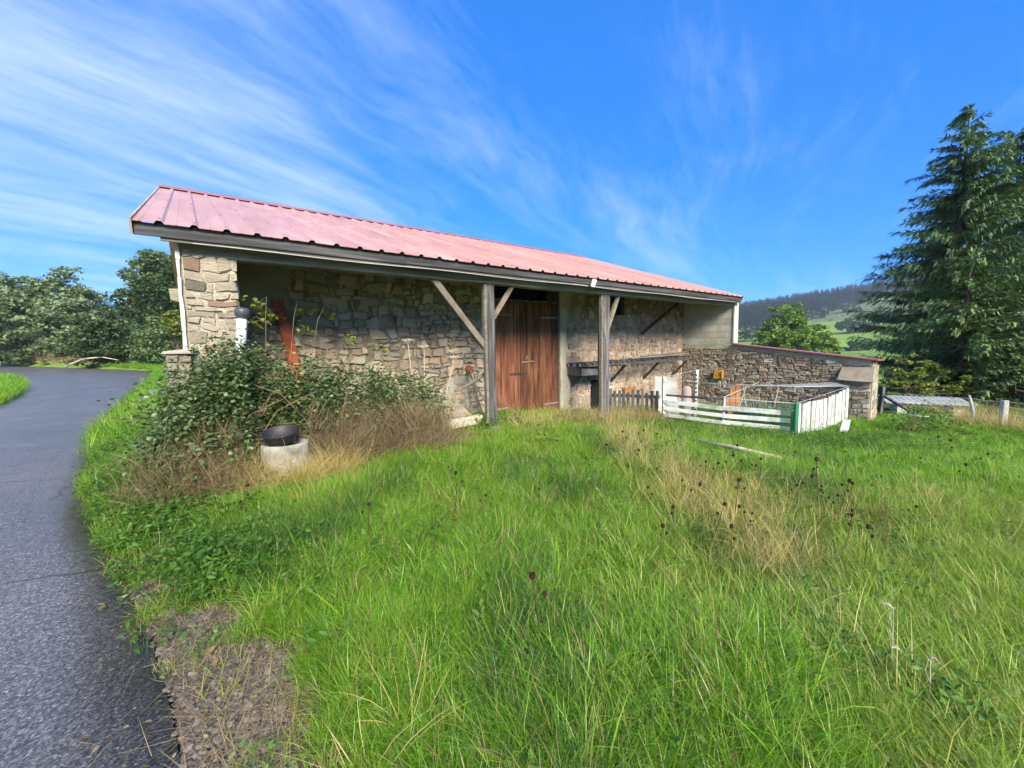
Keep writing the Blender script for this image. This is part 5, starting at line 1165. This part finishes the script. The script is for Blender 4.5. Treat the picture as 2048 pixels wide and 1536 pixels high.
for x, y in KN:
    if first: o = kp; first = False
    else:
        o = kp.copy(); COL.objects.link(o)
        for ch in list(kp.children): c = ch.copy(); COL.objects.link(c); c.parent = o
    o.location = (x, y, gz(x, y) - .01); o.rotation_euler = (g.normal(0, .12), g.normal(0, .12), g.random() * 6.283); o.scale = (1, 1, g.uniform(.75, 1.25)); 
    q = g.uniform(.6, 1.25); o.scale = (q, q, q)
# pale seed spikes low on the right
for x, y, hh_, lab in ((1.68, 1.74, .34, 'taller dry stem with pale feathery seed spikes low in the right meadow'), (1.66, 1.55, .24, 'shorter dry stem with brown curled top beside the taller seed spike')):
    o = thing('seed_stalk', lab, 'dried plant', (x, y, gz(x, y)))
    m = MB(); m.tube([(0, 0, 0), (.005, 0, hh_ * .5), (-.004, 0, hh_)], [.0026, .002, .0014], 5, False); m.tube([(.004, 0, hh_ * .55), (-.02, 0, hh_ * .8), (-.01, 0, hh_)], [.0014, .0012, .001], 4, False); m.build('stem', MT['palewood'], o)
    m = MB()
    for (px, pz, dx_) in (((-.004, hh_, -.05), (.004, hh_ * .45, .04)) if hh_ > .3 else ((-.004, hh_, .03),)):
        P = [(px + dx_ * u, .004 * math.sin(u * 5), pz + .02 * u * (1 if dx_ < 0 else -1) + .012 * math.sin(u * 3)) for u in np.linspace(0, 1, 6)]
        m.tube(P, [.001, .004, .005, .0045, .003, .0005], 5)
        for p in P:
            for _ in range(6): m.tube([p, (p[0] + rnd.uniform(-.012, .012), p[1] + rnd.uniform(-.012, .012), p[2] + rnd.uniform(-.004, .014))], [.0016, .0004], 3, False)
    m.build('seed_spike', MT['palewood' if hh_ > .3 else 'brace'], o)
# broad dock leaves near the road
def dock(x, y, sc_, label):
    o = thing('dock_plant', label, 'plant', (x, y, gz(x, y)), rnd.random() * 6)
    for k in range(9):
        a = k * 2.4; L = rnd.uniform(.14, .24) * sc_; wd = L * .32; n = 5; V = []
        for i in range(n + 1):
            u = i / n; r_ = .02 + L * u; z_ = .05 + .10 * sc_ * math.sin(u * 2.2) + .012 * math.sin(u * 9 + k); ww = wd * math.sin(math.pi * min(.97, .08 + u * .9)) ** .7 * .5
            for e in (-1, 0, 1): V.append((r_ * math.cos(a) - e * ww * math.sin(a), r_ * math.sin(a) + e * ww * math.cos(a), z_ + abs(e) * .012))
        m = MB(); m.add(V, [(i * 3 + j, i * 3 + j + 1, i * 3 + j + 4, i * 3 + j + 3) for i in range(n) for j in range(2)]); m.build('leaf', MT['clover'], o, True)
dock(-3.05, 3.75, 1.15, 'broad leaved dock plant beside the road edge below the brambles')
dock(-2.65, 3.85, 1.0, 'second dock plant just right of the larger roadside one')
dock(.15, 1.75, .7, 'small dock plant low in the foreground grass')
bush('roadside_herb', 'dense dark green rounded herb at the road edge above the bare verge', [(-2.15, 2.75, .06, .26, .20, .14), (-1.95, 2.95, .05, .22, .2, .12)], 1500, (.02, .045), MT['clover'], 0, 91, 70, cat='plant', world=True)
bush('yellow_weed', 'small yellow green leafy weed in the grass in front of the barn doors', [(.55, 6.2, .12, .16, .12, .16)], 260, (.02, .05), MT['lime_leaf'], 0, 92, 20, cat='plant', world=True)
bush('dark_weed', 'dark leafy weed clump between the pen and the wire fence', [(9.2, 9.1, -.25, .5, .3, .32), (8.7, 8.9, -.3, .5, .3, .25)], 1500, (.03, .07), MT['clover'], 14, 93, 60, cat='plant', world=True)
bush('pen_weeds', 'green weeds and nettles growing inside the pen', [(5.4, 9.2, -.15, .7, .4, .32), (6.6, 9.8, -.25, .8, .4, .3)], 2200, (.03, .07), MT['clover'], 20, 94, 60, cat='plant', world=True)
bush('post_weeds', 'dark green weeds round the foot of the left porch post', [(-.55, 7.55, .06, .35, .25, .20), (-.05, 8.1, .04, .3, .2, .16)], 1200, (.03, .07), MT['clover'], 12, 95, 50, cat='plant', world=True)
#PART5
# ------------------------------------------------------------------ trees
def leafy_tree(name, label, base, blobs, nl, size, mat_, seed, cat='tree', group=None, clumps=120, cl=(.10, .22), trunk=.18, limbs=9, bark='bark', up=.4):
    """blobs: (dx,dy,dz,rx,ry,rz) round the base; leaves gathered in clumps with gaps between"""
    g = np.random.default_rng(seed); o = thing(name, label, cat, base, 0, group)
    B = np.array(blobs, float); vol = (B[:, 3] * B[:, 4] * B[:, 5]) ** (2 / 3); i = g.choice(len(B), clumps, p=vol / vol.sum()); Bc = B[i]
    v = g.normal(0, 1, (clumps, 3)); v /= np.linalg.norm(v, axis=1)[:, None]; rr = g.uniform(.45, 1.0, clumps)
    C = Bc[:, :3] + v * rr[:, None] * Bc[:, 3:6]; cr = g.uniform(*cl, clumps) * Bc[:, 3:6].mean(1)
    j = g.choice(clumps, nl, p=cr ** 2 / (cr ** 2).sum()); d = g.normal(0, 1, (nl, 3)); d /= np.linalg.norm(d, axis=1)[:, None]
    P = C[j] + d * (cr[j] * g.random(nl) ** .45)[:, None] * [1.25, 1.25, .62]
    V, Q = leaves(P, g.uniform(*size, nl), up, .5, .2, g)
    tag(np_mesh('crown', V, Q, mat_, o), kind='stuff')
    m = MB(); top = Vector(B[:, :3].mean(0)); h_ = max(.6, top.z)
    m.tube([(0, 0, -.3), (trunk * .4, 0, h_ * .35), (-trunk * .3, .1, h_ * .7), tuple(top)], [trunk * 1.25, trunk, trunk * .75, trunk * .35], 8); m.build('trunk', MT[bark], o, True)
    m = MB()
    for k in range(limbs):
        q = Vector(C[g.integers(0, clumps)]); s_ = Vector((0, 0, h_ * g.uniform(.3, .8))); m.tube([s_, s_.lerp(q, .5) + Vector((0, 0, -.04 * h_)), q], [trunk * .45, trunk * .28, trunk * .1], 5, False)
    tag(m.build('limbs', MT[bark], o), kind='stuff')
    return o
def spruce(name, label, base, H_, Rb, mat_, seed, z0=.6, step=.34, nb=8, droop=.25, hang=.42, group=None, tw=1.0, rpow=.85):
    g = np.random.default_rng(seed); o = thing(name, label, 'spruce', base, g.random() * 6, group)
    m = MB(); m.tube([(0, 0, -.4), (.03, 0, H_ * .5), (0, .02, H_)], [H_ * .020, H_ * .013, .01], 9); m.build('trunk', MT['sprucebark'], o, True)
    rt = []; yw = []; ln = []; wd = []; le = []; bd = []; lm = MB(); z = z0
    while z < H_ - .15:
        u = (z - z0) / (H_ - z0); Lm = Rb * (1 - u) ** rpow * (.55 + .45 * min(1, (z - z0) / (H_ * .10) + .3)); k_ = nb if u < .8 else max(4, nb - 3)
        for k in range(k_):
            a = g.random() * 6.283; L = Lm * g.uniform(.55, 1.12); n = max(5, int(L * 11)); zz_ = z + g.uniform(-.5, .5) * step
            dr = droop * (1 - u) + g.normal(0, .05) - .35 * u
            pts = []
            for i in range(n + 1):
                w_ = i / n; pts.append(np.array([math.cos(a) * L * w_, math.sin(a) * L * w_, zz_ - L * dr * math.sin(w_ * 2.3) + .10 * L * max(0, w_ - .6)]))
            lm.tube([Vector(p) for p in pts[::max(1, n // 3)]], [.028 * (1 - u) + .006, .014, .008, .004][:len(pts[::max(1, n // 3)])] if len(pts[::max(1, n // 3)]) <= 4 else .008, 3, False)
            for i in range(1, n + 1):
                w_ = i / n; lt = (.20 + .45 * min(L, 3) / 3 * (1 - .65 * w_)) * tw
                for sgn in (-1, 1, 0, 0, 0):
                    rt.append(pts[i] + g.normal(0, .03, 3)); yw.append(a + sgn * g.uniform(.6, 1.2) + g.normal(0, .15)); 
                    if sgn: le.append(1.45 + g.normal(0, .15)); bd.append(hang * g.uniform(.6, 1.6)); ln.append(lt * g.uniform(.7, 1.25))
                    else: le.append(g.uniform(1.6, 2.6)); bd.append(g.uniform(.1, .9)); ln.append(lt * g.uniform(.5, 1.1) * (.6 + hang))
                    wd.append(g.uniform(.05, .105) * tw)
        z += step * g.uniform(.8, 1.2)
    for k in range(14):
        rt.append(np.array([0, 0, H_ - .5 + .04 * k])); yw.append(k * 2.4); le.append(.6); bd.append(-.3); ln.append(.45 - .02 * k); wd.append(.07)
    rt = np.array(rt); n = len(rt)
    V, Q = blades(rt, np.array(yw), np.array(le), np.array(ln), np.array(wd), np.array(bd), 3, g=g)
    k = g.random(n) < .6
    V2, Q2 = blades(rt[k], np.array(yw)[k], np.array(le)[k], np.array(ln)[k] * .9, np.array(wd)[k], np.array(bd)[k], 2, twist=np.full(k.sum(), 0.0), g=g)
    V3, Q3 = joinv([(V, Q), (V2, Q2)])
    tag(np_mesh('needles', V3, Q3, mat_, o), kind='stuff'); tag(lm.build('branches', MT['sprucebark'], o), kind='stuff')
    return o
def pol(az, r): x = r * math.sin(R(az)); y = r * math.cos(R(az)); return (x, y, gz(x, y))
spruce('spruce_tree', 'tall dark spruce with hanging twigs and pointed top behind the wire fence', (19.0, 18.0, gz(19.0, 18.0)), 11.7, 4.2, MT['spruce'], 301, nb=10, step=.32, rpow=.72)
spruce('spruce_tree', 'broad dark spruce at the right edge of the photo beside the tall one', (22.9, 19.4, gz(22.9, 19.4)), 11.9, 5.9, MT['spruce'], 302, nb=10, step=.36, hang=.4, rpow=.6)
spruce('young_spruce', 'lighter green young spruce spreading low in front of the dark spruces', (14.7, 13.5, gz(14.7, 13.5)), 4.7, 2.6, MT['spruce2'], 303, nb=9, step=.25, z0=.15, hang=.3, tw=.85, rpow=.6)
spruce('young_spruce', 'light green young spruce at the right edge close behind the wire fence', (16.9, 12.6, gz(16.9, 12.6)), 5.2, 2.6, MT['spruce2'], 304, nb=9, step=.25, z0=.15, hang=.3, tw=.85, rpow=.6)
spruce('young_spruce', 'dark young spruce tucked between the shrub and the tall spruce', (16.9, 15.8, gz(16.9, 15.8)), 3.6, 2.0, MT['spruce'], 305, nb=8, step=.27, z0=.1, hang=.3, tw=.85)
leafy_tree('shrub', 'yellow green shrub growing just behind the end of the schist wall', (12.0, 12.6, gz(12, 12.6)), [(0, 0, .7, .75, .7, .8), (.9, .5, .7, .8, .7, .75), (1.5, -.3, .4, .7, .6, .5)], 3600, (.06, .12), MT['lime_leaf'], 311, 'shrub', clumps=70, trunk=.03)
leafy_tree('shrub', 'dark green shrub under the young spruces behind the wire fence', (14.2, 11.6, gz(14.2, 11.6)), [(0, 0, .5, .9, .8, .6), (1.6, -.7, .4, .9, .8, .6)], 3000, (.06, .12), MT['darkleaf'], 312, 'shrub', clumps=60, trunk=.03)
# the pair of round trees in the dip beyond the wall
b_ = pol(34.3, 84)
leafy_tree('round_tree', 'bright green round headed tree in the dip beyond the low wall', b_, [(-1.6, 0, 9.8, 4.2, 4.2, 4.8), (-3.2, 0, 6.8, 4.0, 4, 4), (1.8, 0, 7.8, 3.8, 4, 4.2), (0, 0, 4.2, 5.4, 4.5, 3.4)], 17000, (.30, .55), MT['bright'], 321, clumps=260, cl=(.15, .24), trunk=.35)
b_ = pol(36.7, 88)
leafy_tree('round_tree', 'smaller yellowish tree just right of the bright round headed tree', b_, [(0, 0, 6.6, 2.3, 2.4, 3.6), (.6, 0, 4.2, 2.5, 2.5, 3.0)], 7000, (.30, .55), MT['bright'], 322, clumps=110, cl=(.16, .26), trunk=.25)
# hedgerow trees and bushes on the far slope
for k, (az, r, w_, h_, lab) in enumerate((
    (29.2, 300, 8, 9, 'far grey green tree touching the corner of the gable panel'), (30.6, 305, 8, 10, 'far grey green tree left of the bright round headed tree'),
    (35.6, 480, 8, 8, 'pale far tree at the foot of the conifer wood'), (36.6, 490, 9, 10, 'larger pale far tree at the foot of the conifer wood'),
    (38.9, 330, 11, 9, 'left clump of the far hedge across the upper pasture'), (39.9, 335, 10, 8, 'right clump of the far hedge across the upper pasture'),
    (40.7, 338, 8, 6, 'low end of the far hedge across the upper pasture'), (39.4, 220, 5, 3.6, 'low dark bush alone in the lower pasture'), (40.3, 222, 4.5, 3, 'smaller low bush right of the dark one in the lower pasture'),
    (41.4, 390, 10, 8, 'dark far tree beside the spruces above the pasture'), (42.6, 395, 10, 9, 'second dark far tree half hidden by the spruces'),
    (39.0, 520, 13, 9, 'pale bushy tree on the edge of the conifer wood'), (41.5, 660, 22, 11, 'long pale thicket high on the edge of the conifer wood'), (42.9, 670, 20, 12, 'upper pale thicket high on the conifer wood edge'))):
    b_ = pol(az, r)
    leafy_tree('far_tree', lab, b_, [(0, 0, h_ * .55, w_ * .5, w_ * .5, h_ * .5), (w_ * .3, 0, h_ * .4, w_ * .35, w_ * .4, h_ * .36), (-w_ * .3, 0, h_ * .42, w_ * .35, w_ * .4, h_ * .38)], 700, (r * .0035, r * .0062), MT['hedge'], 400 + k, clumps=26, cl=(.2, .4), trunk=.25, limbs=3, group='trees and bushes on the far slope')
# conifer wood on the hill: one mass
def conifer_v(seed):
    g = np.random.default_rng(seed); n = 150; u = g.random(n) ** .8; a = g.random(n) * 6.283; rr = (1 - u) * .20
    root = np.column_stack([np.zeros(n), np.zeros(n), .06 + u * .9]); V, Q = blades(root, a, np.full(n, 1.55), rr + .03, g.uniform(.05, .09, n), g.uniform(.2, .8, n), 2, g=g)
    t = MB(); t.tube([(0, 0, -.05), (0, 0, .98)], [.015, .003], 4, False)
    V, Q = joinv([(V, Q), (np.array(t.v), np.array(t.f))]); return np_mesh('conifer', V, Q, MT['forest'], link=False)
conif = variant_collection('conifers', [conifer_v(500 + i) for i in range(5)])
n = 9000; azs = rng.uniform(20, 60, n); rs = np.sqrt(rng.uniform(430 ** 2, 860 ** 2, n)); lo = np.interp(azs, [20, 29, 31, 36, 41.5, 46, 60], [330, 330, 440, 500, 650, 640, 600])
k = rs > lo + 8 * np.sin(azs * 5); azs, rs = azs[k], rs[k]; x = rs * np.sin(np.radians(azs)); y = rs * np.cos(np.radians(azs)); n = len(x)
scatter('conifer_wood', np.column_stack([x, y, height(x, y)]), rng.random(n) * 6.28, np.zeros((n, 2)), rng.uniform(13, 22, n), conif, 5, 'dark conifer wood covering the hillside')
n = 2600; azs = rng.uniform(-75, -30, n); rs = np.sqrt(rng.uniform(300 ** 2, 700 ** 2, n)); x = rs * np.sin(np.radians(azs)); y = rs * np.cos(np.radians(azs))
scatter('conifer_wood', np.column_stack([x, y, height(x, y)]), rng.random(n) * 6.28, np.zeros((n, 2)), rng.uniform(13, 20, n), conif, 5, 'distant conifer wood behind the roadside trees')
# felled stony ground: pale boulders and brash below the wood
n = 260; azs = rng.uniform(34.5, 47, n); rs = rng.uniform(450, 630, n); x = rs * np.sin(np.radians(azs)); y = rs * np.cos(np.radians(azs))
scatter('brash', np.column_stack([x, y, height(x, y)]), rng.random(n) * 6.28, rng.normal(0, .2, (n, 2)), rng.uniform(.5, 1.6, n), peb, 5, 'pale stones and brash on the felled slope')

# left of the barn: trees beyond the bend of the road
leafy_tree('hedge_tree', 'broad grey green willow bush left of the road bend', (-63, 50, 0), [(0, 0, 6.2, 5.9, 5, 5.5), (-5, 0, 5.2, 5.4, 5, 5.3), (4.5, -1, 4.8, 5, 4.5, 4.8), (0, -2, 2.5, 8.6, 4, 2.9)], 15000, (.30, .56), MT['willow'], 331, clumps=230, cl=(.14, .26), trunk=.3)
leafy_tree('hedge_tree', 'taller grey green willow rising behind the broad bush', (-58.5, 54, 0), [(0, 0, 8.2, 5, 4, 4.8), (3.6, 0, 5.9, 4.5, 4, 4.8), (-3, 0, 6.8, 4.3, 4, 5)], 11000, (.28, .54), MT['willow'], 332, clumps=170, cl=(.14, .26), trunk=.3)
leafy_tree('hedge_tree', 'grey green bush at the left edge beyond the road', (-72, 50, 0), [(0, 0, 5.7, 6.5, 5, 5.8), (-4, 0, 4.6, 5.4, 5, 4.8)], 8000, (.30, .56), MT['willow'], 333, clumps=120, cl=(.14, .26), trunk=.3)
leafy_tree('hedge_tree', 'grey green bush where the road disappears round the bend', (-52.5, 50, 0), [(0, 0, 3.9, 4.1, 3.5, 3.8), (-3, 0, 3.6, 3.2, 3, 3.6), (2.4, 0, 2.7, 3.2, 3, 2.9)], 7000, (.26, .5), MT['willow'], 334, clumps=100, cl=(.15, .28), trunk=.22)
leafy_tree('oak_tree', 'tall open crowned tree rising behind the left end of the barn', (-37.6, 47, 0), [(0, 0, 10.0, 4.4, 4, 3.2), (-3.0, 0, 7.6, 2.8, 3, 2.6), (3.2, 0, 9.4, 3.4, 3, 3.2), (-.6, 0, 7.2, 4.2, 4, 2.8)], 13000, (.22, .40), MT['oak'], 335, clumps=150, cl=(.14, .24), trunk=.38, limbs=16)
leafy_tree('dark_tree', 'dense dark tree below the tall open crown beside the barn', (-34.5, 42, 0), [(0, 0, 5.9, 4.3, 3.6, 4.8), (-2.2, 0, 4.6, 3.5, 3, 4.3), (2.4, 0, 6.2, 3.5, 3, 4.3), (0, -1, 2.7, 5.4, 3, 2.9)], 14000, (.18, .36), MT['darkleaf'], 336, clumps=200, cl=(.14, .26), trunk=.3)
leafy_tree('dark_bush', 'dark bush at the road bend under the tall tree', (-40, 40.5, 0), [(0, 0, 2.5, 2.8, 2.4, 2.6), (-1.8, 0, 1.8, 2.2, 2, 1.9), (2.4, 0, 2.1, 2.4, 2, 2.4)], 6500, (.16, .32), MT['darkleaf'], 337, 'bush', clumps=90, cl=(.16, .3), trunk=.14)
leafy_tree('dark_bush', 'olive green bush against the left end wall of the barn', (-28.5, 36.5, 0), [(0, 0, 2.7, 2.6, 2.2, 2.8), (-2.4, 0, 2.3, 2.4, 2, 2.4)], 6500, (.14, .28), MT['oak'], 338, 'bush', clumps=90, cl=(.16, .3), trunk=.14)
leafy_tree('yellow_bush', 'small yellowish bush close to the left stone pier', (-26.5, 33.0, 0), [(0, 0, 4.1, 1.2, 1, 1.1), (0.6, 0, 3.2, 1.1, 1, 0.96)], 1500, (.14, .26), MT['lime_leaf'], 339, 'bush', clumps=30, cl=(.2, .35), trunk=.06)
m = MB(); m.tube([(-41.5, 38.6, .3), (-40, 38.8, 1.0), (-38.4, 39, 1.15), (-37, 39.1, .85)], [.09, .08, .06, .03], 6); tag(m.build('dead_branch', MT['palewood'], smooth=True), 'pale dead branch lying under the dark trees at the road bend', 'branch')
g = np.random.default_rng(95); n = 900; q = catmull([(-84, 47), (-70, 52.5), (-58, 49), (-48, 46), (-41, 41.5)], 30); i = g.integers(0, len(q), n); P = q[i] + g.normal(0, .5, (n, 2))
P = P + np.array([.6, 1.4]); k = ~in_poly(P[:, 0], P[:, 1], RPOLY); P = P[k]; n = len(P)
scatter('roadside_reeds', np.column_stack([P, height(P[:, 0], P[:, 1])]), g.random(n) * 6.28, g.normal(0, .15, (n, 2)), g.uniform(2.0, 4.0, n), stalkc, 6, 'tall dry grass along the far side of the road')
def verge(name, label, pts, n, coll, nvar, sc, wd, seed):
    g = np.random.default_rng(seed); q = catmull(pts, 40); i = g.integers(0, len(q), n); P = q[i] + g.normal(0, wd, (n, 2)); k = open_ground(P[:, 0], P[:, 1]); P = P[k]; n = len(P)
    scatter(name, np.column_stack([P, height(P[:, 0], P[:, 1])]), g.random(n) * 6.28, g.normal(0, .12, (n, 2)), g.uniform(*sc, n), coll, nvar, label)
verge('bank_grass', 'green grass and weeds on the bank edge below the brambles', [(-3.0, 3.3), (-3.9, 4.2), (-4.9, 5.4), (-5.8, 6.6)], 900, lush, 9, (.5, 1.0), .28, 99)
verge('verge_grass', 'green grass strip beside the road left of the barn', [(-7.0, 7.6), (-9.0, 10.0), (-13.2, 15.6), (-21.4, 25.8), (-29.6, 35), (-40, 41.2)], 5200, short, 5, (1.6, 3.2), .7, 96)
verge('verge_grass', 'lime green grass inside the road bend at the left edge', [(-16.4, 12.4), (-19.6, 15.0), (-24.0, 18.4), (-28.4, 22.0), (-34, 25.5), (-42, 29)], 4600, short, 5, (1.6, 3.0), 1.0, 97)
verge('verge_grass', 'long grass on the bank beside the left end of the barn', [(-4.7, 5.9), (-5.9, 7.4), (-7.6, 9.7), (-9.6, 12.3)], 1300, lush, 9, (.8, 1.4), .35, 98)

# ------------------------------------------------------------------ air
hm = bpy.data.materials.new('hazy_air'); hm.use_nodes = True; t = hm.node_tree; t.nodes.clear()
ho = t.nodes.new('ShaderNodeOutputMaterial'); pv = t.nodes.new('ShaderNodeVolumePrincipled')
pv.inputs['Color'].default_value = (0.72, 0.86, 1.0, 1); pv.inputs['Density'].default_value = 0.00034; pv.inputs['Anisotropy'].default_value = 0.0
t.links.new(pv.outputs[0], ho.inputs['Volume'])
m = MB(); m.box(-1750, 1750, -1750, 1750, -12, 106); tag(m.build('haze', hm), kind='stuff')
